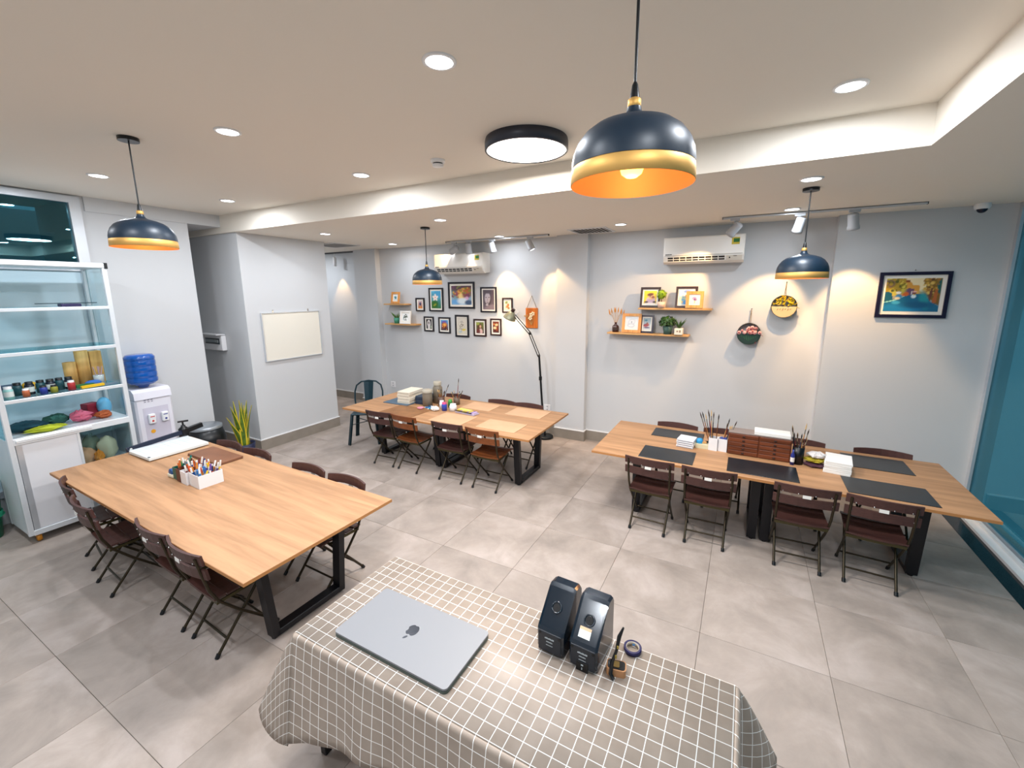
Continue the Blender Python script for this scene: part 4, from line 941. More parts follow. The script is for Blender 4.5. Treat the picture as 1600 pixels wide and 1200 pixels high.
jar(-6.07, 1.475, zs, .028, .075, mat('olive_jar', '#8a8a2c', 0.4), plastic_b, 'olive green jar in front of the dark ink jars')
jar(-6.06, 1.60, zs, .030, .10, mat('red_jar', '#a52c30', 0.35), plastic_w, 'red jar in front of the wooden rolls')
tag(MB().cbox(-.05, .05, -.07, .07, 0, .09, .004).build('box', mat('navy_box', '#1c3350', 0.5), loc=(-6.35, 1.24, zs)), 'dark blue box at the back of the cabinet shelf', 'box')
tag(MB().sphere((0, 0, .05), .05, 12, 8, (1, 1.2, 1)).build('yellow_sponge', mat('yellow_sponge', '#d9a52c', 0.9), loc=(-6.37, 1.38, zs)), 'yellow sponge at the back of the cabinet shelf', 'sponge')
tag(MB().cbox(-.05, .05, -.1, .1, 0, .045, .01).build('paper_pack', paper_m, loc=(-6.36, 1.52, zs)), 'white paper pack at the back of the cabinet shelf', 'paper')
rollm = wood('tan_roll', '#cfa25c', '#ad7f3f', 0.6, 'Z', 1.0)
def roll(y, r, h, l): 
    t = thing('wood_roll', l, 'roll', (-6.33, y, zs)); MB().lathe([(.001, 0), (r, 0), (r, h), (r * .8, h), (r * .78, h - .02), (.001, h - .02)], 20).build('sheet', rollm, t)
roll(1.685, .052, .255, 'shorter tan roll standing in the cabinet'); roll(1.79, .055, .365, 'tallest tan roll standing in the cabinet')
tag(MB().cbox(-.045, .045, -.05, .05, 0, .35, .003).build('tan_box', rollm, loc=(-6.36, 1.90, zs)), 'tan upright box standing beside the rolls in the cabinet', 'box')
t = thing('tool_cup', 'glass cup of small tools on the cabinet shelf', 'cup', (-6.2, 1.86, zs))
MB().lathe([(.001, 0), (.04, 0), (.045, .10), (.042, .10), (.037, .006), (.001, .006)], 18).build('cup', mat('smoky_cup', '#a9b0b0', 0.2), t)
m = MB()
for k in range(8): m.tube([(.01 * math.cos(k), .01 * math.sin(k), .01), (.035 * math.cos(k * 1.3), .04 * math.sin(k * 1.3), .19)], .004, 5)
m.build('tool_handle', mat('mauve_tool', '#b59aa0', 0.5), t)
tag(MB().bar((0, -.09, .015), (0, .09, .02), .04, .025).build('glue_tube', mat('yellow_tube', '#e3b51e', 0.4), loc=(-6.03, 1.75, zs)), 'yellow glue tube lying at the front of the cabinet shelf', 'tube')
tag(MB().bar((0, -.07, .02), (0, .07, .02), .05, .035).build('tape_cutter', mat('green_tool', '#2b7a4a', 0.4), loc=(-6.1, 1.71, zs)), 'green tool lying behind the yellow glue tube', 'tool')
tag(MB().sphere((0, 0, .03), .05, 12, 8, (1, 1.4, .6)).build('pouch', mat('blue_pouch', '#2a63b0', 0.5), loc=(-6.14, 1.79, zs)), 'blue pouch on the cabinet shelf', 'pouch')
tag(MB().bar((0, -.06, .012), (0, .06, .012), .03, .02).build('scissors', mat('steel_grey', '#7f93a3', 0.3, metal=.6), loc=(-6.03, 1.89, zs)), 'grey steel tool at the shelf end beside the post', 'tool')
tag(MB().sphere((0, 0, .10), .08, 14, 10, (.8, .8, 1.25)).build('plastic_bag', mat('sky_blue_bag', '#6db6dd', 0.35), loc=(-6.3, 1.95 - .06 + .0, 1.0625 + .0)), 'sky blue plastic bag behind the post in the cabinet', 'bag')
# deck level: cloths and parcels
def lump(name, x, y, z, sx, sy, sz, m_, label, cat, seed=1, n=16):
    g = random.Random(seed); m = MB().sphere((0, 0, 0), 1, n, 10)
    off = [g.uniform(0, 6.28) for _ in range(6)]
    if 'paper' in name or 'tissue' in name or 'cloth' in name or 'pouch' in name: n_j = .16
    else: n_j = .04
    seen = {}
    def jit(p):
        k = tuple(round(q, 3) for q in p)
        if k not in seen: seen[k] = [1 + g.uniform(-n_j, n_j) for _ in range(3)]
        return tuple(q * w_ for q, w_ in zip(p, seen[k]))
    m.v = [jit(p) for p in m.v]
    if n_j > .1: m.sm = [False] * len(m.sm)
    m.v = [(a * sx * (1 + .14 * math.sin(5 * b + off[0]) + .08 * math.sin(9 * c + off[1])), b * sy * (1 + .14 * math.sin(6 * a + off[2]) + .08 * math.sin(8 * c + off[3])), max(-1, c * (1 + .18 * math.sin(7 * a + off[4]) * math.sin(6 * b + off[5]))) * sz + sz) for a, b, c in m.v]
    o = m.build(name, m_, loc=(x, y, z)); return tag(o, label, cat)
zd = 1.0615
lump('folded_cloth', -6.25, 1.28, zd, .15, .14, .045, mat('dark_teal_cloth', '#123f4c', 0.9), 'dark teal cloth heaped on the cabinet deck', 'cloth', 2)
lump('folded_cloth', -6.05, 1.36, zd, .06, .13, .03, mat('lime_cloth', '#a9b52a', 0.9), 'lime green cloth at the front of the cabinet deck', 'cloth', 3)
lump('folded_cloth', -6.3, 1.50, zd, .10, .09, .05, mat('forest_cloth', '#2b5a50', 0.9), 'forest green cloth at the back of the cabinet deck', 'cloth', 4)
lump('cloth_bundle', -6.2, 1.66, zd, .09, .08, .06, mat('pink_cloth', '#c05f78', 0.85), 'pink cloth bundle on the cabinet deck', 'cloth', 5)
tag(MB().cbox(-.05, .05, -.06, .06, 0, .15, .004).build('box', mat('crimson_box', '#8c1f33', 0.5), loc=(-6.35, 1.79, zd), rot=(0, 0, .3)), 'crimson box at the back of the cabinet deck', 'box')
lump('paper_bag', -6.15, 1.83, zd, .07, .07, .04, mat('rust_bag', '#a3522a', 0.8), 'rust coloured bag at the shelf end of the cabinet deck', 'bag', 6)
t = thing('wire_tray', 'dark tray with thin rods on the upper cabinet shelf', 'tray', (-6.05, 1.70, 2.277))
MB().cbox(-.05, .05, -.075, .075, 0, .03, .004).build('tray', mat('indigo_tray', '#231d4a', 0.4), t)
MB().tube([(0, -.24, .036), (0, .21, .036)], .005, 6).build('rod', mat('dark_teal_rod', '#1f3d45', 0.4), t)
# lower compartment
lump('stuffed_toy', -6.12, 1.62, .602, .08, .09, .09, mat('peach_plush', '#d9a27a', 0.95), 'peach coloured soft toy in the lower cabinet compartment', 'toy', 7)
lump('stuffed_toy', -6.12, 1.80, .602, .08, .08, .13, mat('cream_plush', '#cfc5a6', 0.95), 'cream coloured soft toy in the lower cabinet compartment', 'toy', 8)
lump('stuffed_toy', -6.25, 1.71, .602, .08, .08, .14, mat('sage_plush', '#8a9480', 0.95), 'sage grey soft toy behind the others in the lower cabinet compartment', 'toy', 9)
lump('paper_flower', -6.035, 1.70, .602, .04, .04, .07, mat('orange_felt', '#d98430', 0.9), 'orange felt flower between the soft toys', 'decoration', 10)

# water cooler
t = thing('water_cooler', 'white water cooler with hot and cold taps beside the cabinet', 'water cooler', (-6.56, 2.385, 0))
wc = mat('cooler_white', '#e0dfe8', 0.3)
MB().cbox(-.16, .155, -.19, .19, .015, 1.13, .02).build('body', wc, t)
hd = MB(); hd.prism([(-.16, 1.13), (.165, 1.13), (.150, 1.215), (.10, 1.25), (-.16, 1.25)], -.19, .19, 'y'); hd.build('head', wc, t)
MB().box(.150, .157, -.125, .135, .60, 1.02).build('tap_recess', mat('cooler_recess', '#c9c5d3', 0.35), t)
for y, c, n in ((-.055, '#c23a3a', 'hot_mark'), (.08, '#2a3a8c', 'cold_mark')):
    tp = MB().cbox(.157, .20, y - .035, y + .035, .82, .94, .008).build('tap', plastic_w, t)
    MB().cyl((0, 0, 0), .012, 0, .003, 14, M=Matrix.Translation((.20, y, .855)) @ Matrix.Rotation(R(90), 4, 'Y')).build(n, mat(n, c, 0.4), tp)
    tx = MB(); tx.box(.2, .2015, y - .022, y + .022, .905, .915); tx.build('tap_print', mat('print_' + n, c, 0.5), tp)
MB().cyl((0, 0, 0), .024, 0, .003, 18, M=Matrix.Translation((.157, -.055, .715)) @ Matrix.Rotation(R(90), 4, 'Y')).build('warning_sticker', mat('orange_sticker', '#eea92c', 0.5), t)
pr = MB()
for k in range(3):
    for j in range(2): pr.box(.1555, .1565, -.1 + .035 * k, -.08 + .035 * k, 1.09 + .022 * j, 1.098 + .022 * j)
pr.build('panel_print', mat('grey_print', '#6d6a80', 0.5), t)
bt = thing('water_bottle', 'large blue ribbed water bottle upside down on the water cooler', 'bottle', (-6.57, 2.37, 1.252))
rib = [(.03, 0), (.05, .005), (.06, .03), (.12, .05), (.150, .075)]
for k in range(4): rib += [(.152, .085 + .072 * k), (.152, .115 + .072 * k), (.1490, .123 + .072 * k), (.1490, .137 + .072 * k), (.152, .145 + .072 * k)]
rib += [(.150, .385), (.13, .412), (.09, .42), (.001, .418)]
MB().lathe(rib, 32).build('shell', mat('blue_bottle', '#0b52a6', 0.12, spec=.7, coat=.4), bt)
# dark tub with grey lid
t = thing('pedal_bin', 'low black tub with a grey round lid between the water cooler and the snake plant', 'bin', (-6.47, 2.93, 0))
MB().lathe([(.001, .0), (.16, 0), (.18, .02), (.225, .30), (.23, .42), (.19, .57), (.001, .57)], 32).build('tub', plastic_b, t)
MB().lathe([(.195, .57), (.197, .605), (.18, .615), (.001, .622)], 36).build('lid', mat('brushed_grey_lid', '#9aa0a6', 0.3, metal=.5), t)
# snake plant
t = thing('snake_plant', 'snake plant with yellow edged leaves in a navy pot by the pier', 'plant', (-6.22, 3.28, 0))
MB().lathe([(.001, 0), (.10, 0), (.135, .28), (.12, .28), (.115, .25), (.001, .25)], 26).build('pot', mat('navy_pot', '#141c3c', 0.45), t)
MB().lathe([(.115, .252), (.001, .257)], 20).build('soil', mat('soil', '#2a2118', 0.95), t)
sn_g = mat('snake_green', '#4f6b20', 0.45, noise=.35, nscale=18); sn_y = mat('snake_yellow', '#d6c02e', 0.45)
g = random.Random(21)
for k in range(13):
    a = 2 * PI * k / 13 + g.uniform(-.2, .2); lean = g.uniform(.02, .17) if k % 3 else .02; H = g.uniform(.34, .66) if k % 3 else g.uniform(.55, .68)
    r0 = g.uniform(.02, .07); tw = a + PI / 2 + g.uniform(-.5, .5); w = .040
    m = MB(); n = 7; vs = []
    for i in range(n + 1):
        q = i / n; ww = w * (1 - q ** 3) * (0.75 + .5 * math.sin(PI * min(1, q * 1.2)) * .6) + .0015
        px = (r0 + lean * q ** 1.6) * math.cos(a); py = (r0 + lean * q ** 1.6) * math.sin(a); pz = .25 + H * q
        dx, dy = math.cos(tw + .4 * q), math.sin(tw + .4 * q)
        for s, o in ((-1, .003), (-.62, -.002), (0, -.005), (.62, -.002), (1, .003)): vs.append((px + dx * ww * s - dy * o, py + dy * ww * s + dx * o, pz))
    for i in range(n):
        for j in range(4): m.add([vs[5 * i + j], vs[5 * i + j + 1], vs[5 * i + 5 + j + 1], vs[5 * i + 5 + j]], [(0, 1, 2, 3)], 1 if j in (0, 3) else 0, True)
    m.build('leaf', [sn_g, sn_y], t)
# green bin at the frame edge
t = thing('green_crate', 'translucent green plastic bin beside the cabinet at the picture edge', 'bin', (-6.53, 0.86, 0))
gb = mat('green_plastic', '#1d8a66', 0.35)
MB().lathe([(.001, 0), (.16, 0), (.20, .55), (.205, .56), (.19, .56), (.15, .02), (.001, .02)], 28).build('tub', gb, t)
MB().lathe([(.20, .15 * 0 + .22), (.186, .22), (.192, .26), (.178, .26)], 28).build('rib', gb, t)

# ================================================================== BRUSHES, PENS
WNAME = {'#6a3a1c': 'brown', '#8c5a2c': 'tan', '#2b211c': 'dark brown', '#7a1f1c': 'red', '#23304a': 'navy', '#b5834c': 'pale wood', '#1d1d22': 'black'}
TNAME = {'#3a2418': 'brown', '#1d1714': 'black', '#c9a877': 'cream'}
WOODS = ['#6a3a1c', '#8c5a2c', '#2b211c', '#7a1f1c', '#23304a', '#b5834c', '#1d1d22']
def brush_mesh(seed, L, col, tip):
    g = random.Random(seed)
    m = MB().tube([(0, 0, 0), (0, 0, L * .55), (0, 0, L * .72)], [.0022, .0048, .0040], 6, 0)
    m.tube([(0, 0, L * .72), (0, 0, L * .84)], [.0042, .0046], 6, 1).tube([(0, 0, L * .84), (0, 0, L * .92), (0, 0, L)], [.0046, .006, .001], 6, 2)
    return m.mesh('paint_brush', [mat('handle_' + col, col, 0.35), mat('ferrule', '#c0bba8', 0.25, metal=1.0), mat('bristle_' + tip, tip, 0.8)])
BR = {}
def brush(base, top, L, i, label, group, name='paint_brush', cat='paint brush'):
    col = WOODS[i % len(WOODS)]; tip = ['#3a2418', '#1d1714', '#c9a877'][i % 3]; k = (round(L, 2), col, tip)
    if k not in BR: BR[k] = brush_mesh(i, L, col, tip)
    o = bpy.data.objects.new(name, BR[k]); COL.objects.link(o); o.location = base
    o.rotation_euler = (Vector(top) - Vector(base)).to_track_quat('Z', 'Y').to_euler()
    return tag(o, label.replace('paint brush', WNAME[col] + ' handled, ' + TNAME[tip] + ' tipped paint brush'), cat, group)
def hue(h):
    r, g_, b_ = (int(h[i:i + 2], 16) / 255 for i in (1, 3, 5))
    mx, mn = max(r, g_, b_), min(r, g_, b_)
    if mx - mn < .1: return 'white' if mx > .85 else ('grey' if mx > .4 else 'black')
    import colorsys
    a = colorsys.rgb_to_hsv(r, g_, b_)[0] * 360; v = mx
    n = 'red' if a < 14 or a > 340 else ('orange' if a < 38 else ('yellow' if a < 70 else ('green' if a < 165 else ('teal' if a < 195 else ('blue' if a < 250 else 'violet')))))
    if n in ('red', 'orange') and v < .65: n = 'brown'
    return ('dark ' if v < .45 else '') + n
def pen(base, top, L, col, label, group, r=.006, cap='#f0f0f0'):
    key = ('pen', round(L, 2), col, cap)
    if key not in BR:
        BR[key] = MB().tube([(0, 0, 0), (0, 0, L * .7)], r, 8, 0).tube([(0, 0, L * .7), (0, 0, L)], [r * 1.1, r * .9], 8, 1).mesh('pen', [mat('pen_' + col, col, 0.4), mat('pen_' + cap, cap, 0.4)])
    o = bpy.data.objects.new('pen', BR[key]); COL.objects.link(o); o.location = base
    o.rotation_euler = (Vector(top) - Vector(base)).to_track_quat('Z', 'Y').to_euler()
    return tag(o, hue(col) + (' ' if cap == col else ' pen with ' + ('an ' if hue(cap)[0] == 'o' else 'a ') + hue(cap) + ' end ') + label.replace('pen ', 'pen ' if cap == col else '', 1), 'pen', group)
def open_box(name, x, y, z, sx, sy, h, m_, label, cat, rz=0, th=.004):
    a, c = sx / 2, sy / 2
    m = MB().box(-a, a, -c, c, 0, th).box(-a, a, -c, -c + th, th, h).box(-a, a, c - th, c, th, h).box(-a, -a + th, -c + th, c - th, th, h).box(a - th, a, -c + th, c - th, th, h)
    return tag(m.build(name, m_, loc=(x, y, z), rot=(0, 0, rz)), label, cat)
T = 0.7505
# ---- table with black mats
mat_m = mat('black_cutting_mat', '#1b2126', 0.28, noise=.25, nscale=4)
def desk_mat(x0, x1, y0, y1, m_, label, group, th=.004, rz=0):
    o = MB().cbox(-(x1 - x0) / 2, (x1 - x0) / 2, -(y1 - y0) / 2, (y1 - y0) / 2, 0, th, .001).build('desk_mat', m_, loc=((x0 + x1) / 2, (y0 + y1) / 2, T), rot=(0, 0, rz))
    return tag(o, label, 'mat', group)
GM = 'black rectangular desk mats'
desk_mat(-.85, -.335, 4.175, 4.53, mat_m, 'black desk mat at the near table edge, at the end farthest from the glass wall', GM)
desk_mat(-.86, -.31, 4.90, 5.20, mat_m, 'black desk mat by the far table edge behind the white note boxes', GM)
desk_mat(-.04, .535, 4.19, 4.56, mat_m, 'black desk mat in front of the brown drawer chest', GM)
desk_mat(.87, 1.45, 4.18, 4.54, mat_m, 'black desk mat at the near table edge in front of the white book stack', GM)
desk_mat(.97, 1.47, 4.84, 5.22, mat_m, 'black desk mat by the far table edge behind the white book stack', GM)
# stack of white trays
for k in range(4):
    o = MB().cbox(-.085, .085, -.085, .085, 0, .022, .002).box(-.08, .08, -.0865, -.085, .004, .010, 1).build('note_box', [plastic_w, mat('grey_line', '#7b7f8c', 0.6)], loc=(-.455 + .004 * (k % 2), 4.72, T + .0222 * k), rot=(0, 0, -.12))
    tag(o, 'flat white note box, %s in the stack beside cream tray' % ['bottom one', 'second from the bottom', 'third from the bottom', 'top one'][k], 'box', 'stacked white note boxes')
t = thing('cream_tray', 'small cream tray holding a blue cap and odds and ends', 'tray', (-.30, 4.745, T))
MB().prism([(-.06, 0), (.06, 0), (.075, .045), (-.075, .045)], -.05, .05, 'y').build('tray', mat('cream_tray', '#d6cfae', 0.5), t)
tag(MB().lathe([(.034, 0), (.036, .02), (.025, .045), (.001, .052)], 18).build('blue_cap', mat('cyan_cap', '#2d8fc4', 0.4), loc=(-.325, 4.75, T + .046)), 'bright blue round cap lying in the cream tray', 'cap')
tag(MB().bar((-.035, 0, .012), (.03, .02, .012), .02, .02).build('wood_scrap', lightwood_m, loc=(-.29, 4.73, T + .046)), 'pale wooden piece in the cream tray', 'wood piece')
tag(MB().bar((-.02, 0, .012), (.03, .0, .022), .018, .018).build('rubber_scrap', plastic_b, loc=(-.255, 4.76, T + .046)), 'dark piece at the end of the cream tray', 'rubber')
open_box('pen_box', -.19, 4.73, T, .085, .085, .135, plastic_w, 'white square pen box next to the cream tray', 'box', -.1)
open_box('pen_box', -.10, 4.74, T, .085, .085, .135, plastic_w, 'white square pen box next to the brown drawer chest', 'box', -.1)
g = random.Random(31)
for i in range(13):
    bx = (-.19, -.10)[i > 7]; b0 = (bx + g.uniform(-.02, .02), 4.735 + g.uniform(-.02, .02), T + .008)
    if i <= 7: tp = (b0[0] - .13 + .16 * i / 8, b0[1] + g.uniform(.0, .06), T + .37)
    else: tp = (b0[0] + .10 * (1 if i % 2 else .5), b0[1] + .04, T + .32)
    brush(b0, tp, g.uniform(.36, .42) if i <= 7 else g.uniform(.26, .37), i, 'long paint brush standing in the white pen boxes', 'paint brushes in the white pen boxes')
tag(MB().box(-.03, .03, -.03, .03, 0, .10).build('ink_box', mat('royal_blue', '#1d3c8c', 0.4), loc=(-.10, 4.74, T + .038)), 'royal blue carton standing in the white pen box', 'carton')
# drawer chest
chest = wood('dark_walnut', '#7a3f22', '#54270f', 0.45, 'X', 1.5)
t = thing('drawer_chest', 'wide low dark walnut drawer chest with two columns of small drawers', 'drawer chest', (.22, 4.76, T))
MB().cbox(-.275, .275, -.08, .10, 0, .225, .003).build('body', chest, t)
MB().box(-.277, .277, -.082, .102, .225, .231).build('top_lid', mat('grey_brown_lid', '#8d7f78', 0.5), t)
for c in (-1, 1):
    for r_ in range(5):
        d = MB().cbox(c * .1365 - .130, c * .1365 + .130, -.090, -.08, .006 + r_ * .0435, .006 + r_ * .0435 + .040, .003).build('drawer', chest, t)
        MB().cbox(c * .1365 - .012, c * .1365 + .012, -.098, -.090, .018 + r_ * .0435, .032 + r_ * .0435, .003).build('pull', mat('dark_pull', '#2e1a14', 0.5), d)
tag(MB().cbox(-.155, .155, -.085, .085, 0, .032, .002).build('paper_stack', paper_m, loc=(.33, 4.775, T + .232), rot=(0, 0, -.03)), 'white paper box lying on the walnut drawer chest', 'paper')
t = thing('brush_pot', 'black pot full of brushes beside the walnut drawer chest', 'pot', (.555, 4.70, T))
MB().lathe([(.001, 0), (.048, 0), (.05, .17), (.046, .17), (.044, .01), (.001, .01)], 22).build('pot', plastic_b, t)
for i in range(11):
    a = i * 2.4; b0 = (.555 + .015 * math.cos(a), 4.70 + .015 * math.sin(a), T + .012); tp = (b0[0] + .045 * math.cos(a), b0[1] + .04 * math.sin(a), T + .28)
    brush(b0, tp, .26 + .025 * (i % 5) + (.05 if i == 3 else 0), i + 2, 'paint brush standing in the black pot', 'paint brushes in the black pot')
t = thing('marker_pot', 'narrow blue and white bottle beside the black brush pot', 'bottle', (.508, 4.64, T))
MB().lathe([(.001, 0), (.018, 0), (.018, .10), (.008, .12), (.008, .15), (.001, .15)], 14).build('bottle', mat('indigo_bottle', '#2a3580', 0.35), t)
MB().lathe([(.0183, .03), (.0183, .075)], 14).build('paper_label', paper_m, t)
lump('brown_pouch', .69, 4.70, T, .085, .075, .018, mat('plum_pouch', '#4a2a38', 0.7), 'plum brown pouch lying under the crumpled papers', 'pouch', 12)
lump('yellow_cloth', .69, 4.715, T + .036, .08, .07, .022, mat('mustard_cloth', '#a9992a', 0.8), 'mustard cloth between the plum pouch and the crumpled papers', 'cloth', 13)
lump('crumpled_paper', .70, 4.72, T + .080, .07, .065, .026, mat('rumpled_white', '#d8d4d2', 0.7), 'crumpled white paper on the mustard cloth', 'paper', 14)
for k in range(6):
    o = MB().cbox(-.10, .10, -.135, .135, 0, .0185, .0015).box(-.097, .1005, -.1355, -.133, .002, .0165, 1).build('book', [mat('white_cover', '#f2f1ee', 0.4), paper_m], loc=(.865 + .003 * (k % 3), 4.69, T + .0188 * k), rot=(0, 0, -.16 + .02 * (k % 2)))
    tag(o, 'white paperback, %s of the stack beside the crumpled paper' % ['bottom', 'second from the bottom', 'third from the bottom', 'fourth from the bottom', 'second from the top', 'top'][k], 'book', 'white paperbacks in the stack')

# ---- table below the pictures
kraft = mat('kraft_board', '#cda581', 0.6, noise=.06, nscale=6); kraft2 = mat('worn_brown_board', '#8a603b', 0.6, noise=.2, nscale=8)
GB = 'thin brown boards on the table below the pictures'
desk_mat(-4.43, -3.84, 4.15, 4.58, kraft2, 'worn dark brown board in front of the white paper stack', GB, rz=-.05)
desk_mat(-3.57, -3.055, 4.17, 4.57, kraft, 'smooth tan board in front of the paint tubs', GB)
desk_mat(-2.86, -2.31, 4.215, 4.58, kraft, 'smooth tan board at the near corner beside the floor', GB)
desk_mat(-2.81, -2.28, 4.86, 5.25, kraft, 'smooth tan board at the far corner below the floor lamp', GB)
desk_mat(-3.55, -3.07, 4.87, 5.24, kraft, 'smooth tan board at the far edge behind the watercolour box', GB)
desk_mat(-4.77, -4.30, 4.57, 4.92, mat('slate_blue_mat', '#4f6577', 0.4), 'slate blue mat under the white paper stack', GB, th=.012)
for k in range(4):
    o = MB().cbox(-.11, .11, -.17, .17, 0, .044, .003).box(-.10, .10, -.1715, -.17, .02, .024, 1).build('paper_pack', [mat('ivory_pack', '#ddd5c4', 0.7), mat('pack_shadow_line', '#8d8372', 0.8)], loc=(-4.435 + .010 * (k % 2), 4.80, T + .0125 + .0443 * k), rot=(0, 0, .08))
    tag(o, 'ivory paper pack, %s in the stack beside the grey jars' % ['lowest', 'second from below', 'third from below', 'topmost'][k], 'paper pack', 'ivory paper packs')
for k in range(4):
    o = MB().cbox(-.085, .085, -.13, .13, 0, .03, .003).build('sketchbook', mat('navy_cover_%d' % (k % 2), ('#1f2f45', '#2e3f52')[k % 2], 0.5), loc=(-4.205 + .006 * (k % 2), 4.87, T + .0305 * k), rot=(0, 0, .06))
    tag(o, 'dark blue sketchbook, %s in the stack behind the grey jars' % ['lowest', 'second from below', 'third from below', 'topmost'][k], 'sketchbook', 'dark blue sketchbooks')
def tubjar(x, y, r, h, neck, label):
    t = thing('storage_jar', label, 'jar', (x, y, T))
    MB().lathe([(.001, 0), (r, 0), (r * 1.02, h * .55), (r, h * .72), (r * neck, h * .80), (r * neck, h * .84), (.001, h * .84)], 24).build('jar', mat('grey_brown_jar', '#7d7465', 0.4), t)
    MB().lathe([(r * neck * 1.12, h * .83), (r * neck * 1.15, h * .97), (r * neck * .95, h), (.001, h)], 24).build('lid', mat('grey_lid', '#aba494', 0.45), t)
tubjar(-4.045, 4.74, .072, .245, .95, 'shorter grey-brown plastic jar with wide lid beside the ivory paper packs')
tubjar(-4.02, 4.95, .072, .33, .72, 'tall grey-brown plastic jar with narrow neck behind the shorter jar')
t = thing('brush_cup', 'brown cup of brushes beside the tall grey jar', 'cup', (-3.86, 4.83, T))
MB().lathe([(.001, 0), (.045, 0), (.052, .14), (.048, .14), (.042, .01), (.001, .01)], 20).build('cup', mat('brown_cup', '#5d4438', 0.45), t)
for i in range(9):
    a = i * 2.2; b0 = (-3.86 + .012 * math.cos(a), 4.83 + .012 * math.sin(a), T + .012); tp = (b0[0] + .05 * math.cos(a), b0[1] + .05 * math.sin(a), T + .25)
    if i == 4: tp = (b0[0] + .13, b0[1] + .02, T + .32)
    brush(b0, tp, .35 if i == 4 else .22 + .015 * (i % 3), i, 'paint brush standing in the brown cup', 'paint brushes in the brown cup')
t = thing('brush_cup', 'dark cup of brushes with one long grey handle, behind the green bottle', 'cup', (-3.70, 4.99, T))
MB().lathe([(.001, 0), (.045, 0), (.05, .11), (.046, .11), (.042, .01), (.001, .01)], 20).build('cup', mat('taupe_cup', '#6b5a4a', 0.45), t)
for i in range(8):
    a = i * 2.6; b0 = (-3.70 + .012 * math.cos(a), 4.99 + .012 * math.sin(a), T + .012); tp = (b0[0] + .07 * math.cos(a), b0[1] + .06 * math.sin(a), T + .18)
    if i == 2: tp = (b0[0] + .05, b0[1], T + .4)
    brush(b0, tp, .40 if i == 2 else .19 + .015 * (i % 3), i + 1, 'paint brush standing in the dark cup', 'paint brushes in the dark cup')
jar(-3.70, 4.83, T, .032, .11, mat('green_paint', '#2a7a30', 0.3), mat('green_cap', '#3a9a3c', 0.4), 'green paint bottle among the tubs on the table below the pictures', 'bottle', name='paint_bottle')
jar(-3.765, 4.72, T, .036, .115, plastic_w, plastic_w, 'white paint tub behind the pink and blue tub', 'tub', name='paint_tub')
jar(-3.66, 4.64, T, .037, .12, mat('blue_tub', '#3246a8', 0.35), mat('pink_tub', '#d9487c', 0.35), 'paint tub with pink top and blue bottom', 'tub', name='paint_tub')
jar(-3.545, 4.69, T, .052, .10, plastic_w, plastic_w, 'widest white tub beside the watercolour box', 'tub', name='paint_tub')
tag(MB().lathe([(.001, 0), (.03, 0), (.05, .022), (.045, .022), (.028, .006), (.001, .006)], 22).build('paint_dish', mat('pink_dish', '#d98a9c', 0.4), loc=(-4.02, 4.55, T)), 'small pink paint dish near the table edge', 'dish')
for i, (x, y, a, c) in enumerate(((-3.94, 4.63, .4, '#2b6aa0'), (-3.91, 4.68, -.5, '#dfe6ea'), (-3.88, 4.62, 1.2, '#3a8fb0'), (-3.95, 4.70, .1, '#1d3c5c'))):
    o = MB().tube([(-.045, 0, .011), (.025, 0, .011), (.045, 0, .006)], [.011, .012, .004], 10).tube([(-.06, 0, .011), (-.045, 0, .011)], .008, 8, 1).build('paint_tube', [mat('tube_' + c, c, 0.4), plastic_w], loc=(x, y, T), rot=(0, 0, a))
    tag(o, ['mid blue', 'white', 'turquoise', 'dark blue'][i] + ' paint tube lying beside the pink paint dish', 'paint tube')
lump('crumpled_tissue', -3.78, 4.575, T, .06, .05, .03, mat('tissue_white', '#efece8', 0.9), 'crumpled white tissue in front of the pink and blue tub', 'tissue', 15)
t = thing('watercolour_box', 'flat clear watercolour box with yellow and purple colours', 'paint box', (-3.29, 4.665, T)); t.rotation_euler = (0, 0, -.12)
MB().cbox(-.17, .17, -.06, .06, 0, .018, .003).build('tray', mat('clear_tray', '#b9aec2', 0.2), t)
for k in range(10): MB().box(-.155 + .031 * k, -.128 + .031 * k, -.045, .045, .018, .034).build('paint_pan', mat('pan_%d' % k, ('#e0c23a', '#d9b52c', '#b08fc0', '#e6d27a', '#c9c24a', '#d0a83a', '#9a86c2', '#e2c95a', '#7f6ab0', '#c9b3d6')[k], 0.5), t)
MB().bar((-.17, -.062, .036), (.13, -.062, .036), .012, .008).build('lid_bar', plastic_b, t)
MB().cbox(-.16, .06, -.02, .055, .036, .044, .003).build('lid', mat('yellow_lid', '#e3cf6a', 0.35), t)

# ---- table with the paper trimmer
t = thing('paper_trimmer', 'white guillotine paper trimmer with long black blade arm', 'paper trimmer', (-5.335, 2.06, T), 0)
MB().cbox(-.215, .215, -.27, .27, .008, .04, .004).build('base_board', mat('trimmer_white', '#dfe6e6', 0.3), t)
m = MB()
for k in range(7): m.box(-.19, .19, -.225 + .075 * k, -.2235 + .075 * k, .0402, .0406)
for k in range(6): m.box(-.19 + .075 * k, -.1885 + .075 * k, -.225, .226, .0402, .0406)
m.build('ruled_grid', mat('grid_grey', '#a9b4b4', 0.5), t)
MB().box(-.225, -.213, -.27, .27, .006, .046).build('metal_edge', alu_m, t)
MB().box(.17, .205, -.265, -.25, .0402, .043).build('corner_mark', plastic_b, t)
ar = MB().bar((-.232, -.285, .052), (-.232, .22, .095), .024, .045).build('blade_arm', mat('navy_arm', '#121c34', 0.35), t)
MB().bar((-.232, .22, .095), (-.232, .43, .13), .04, .05).build('handle', plastic_b, ar)
MB().cyl((0, 0, 0), .012, -.014, .014, 14, M=Matrix.Translation((-.232, -.25, .055)) @ Matrix.Rotation(R(90), 4, 'Y')).build('pivot', chrome_m, ar)
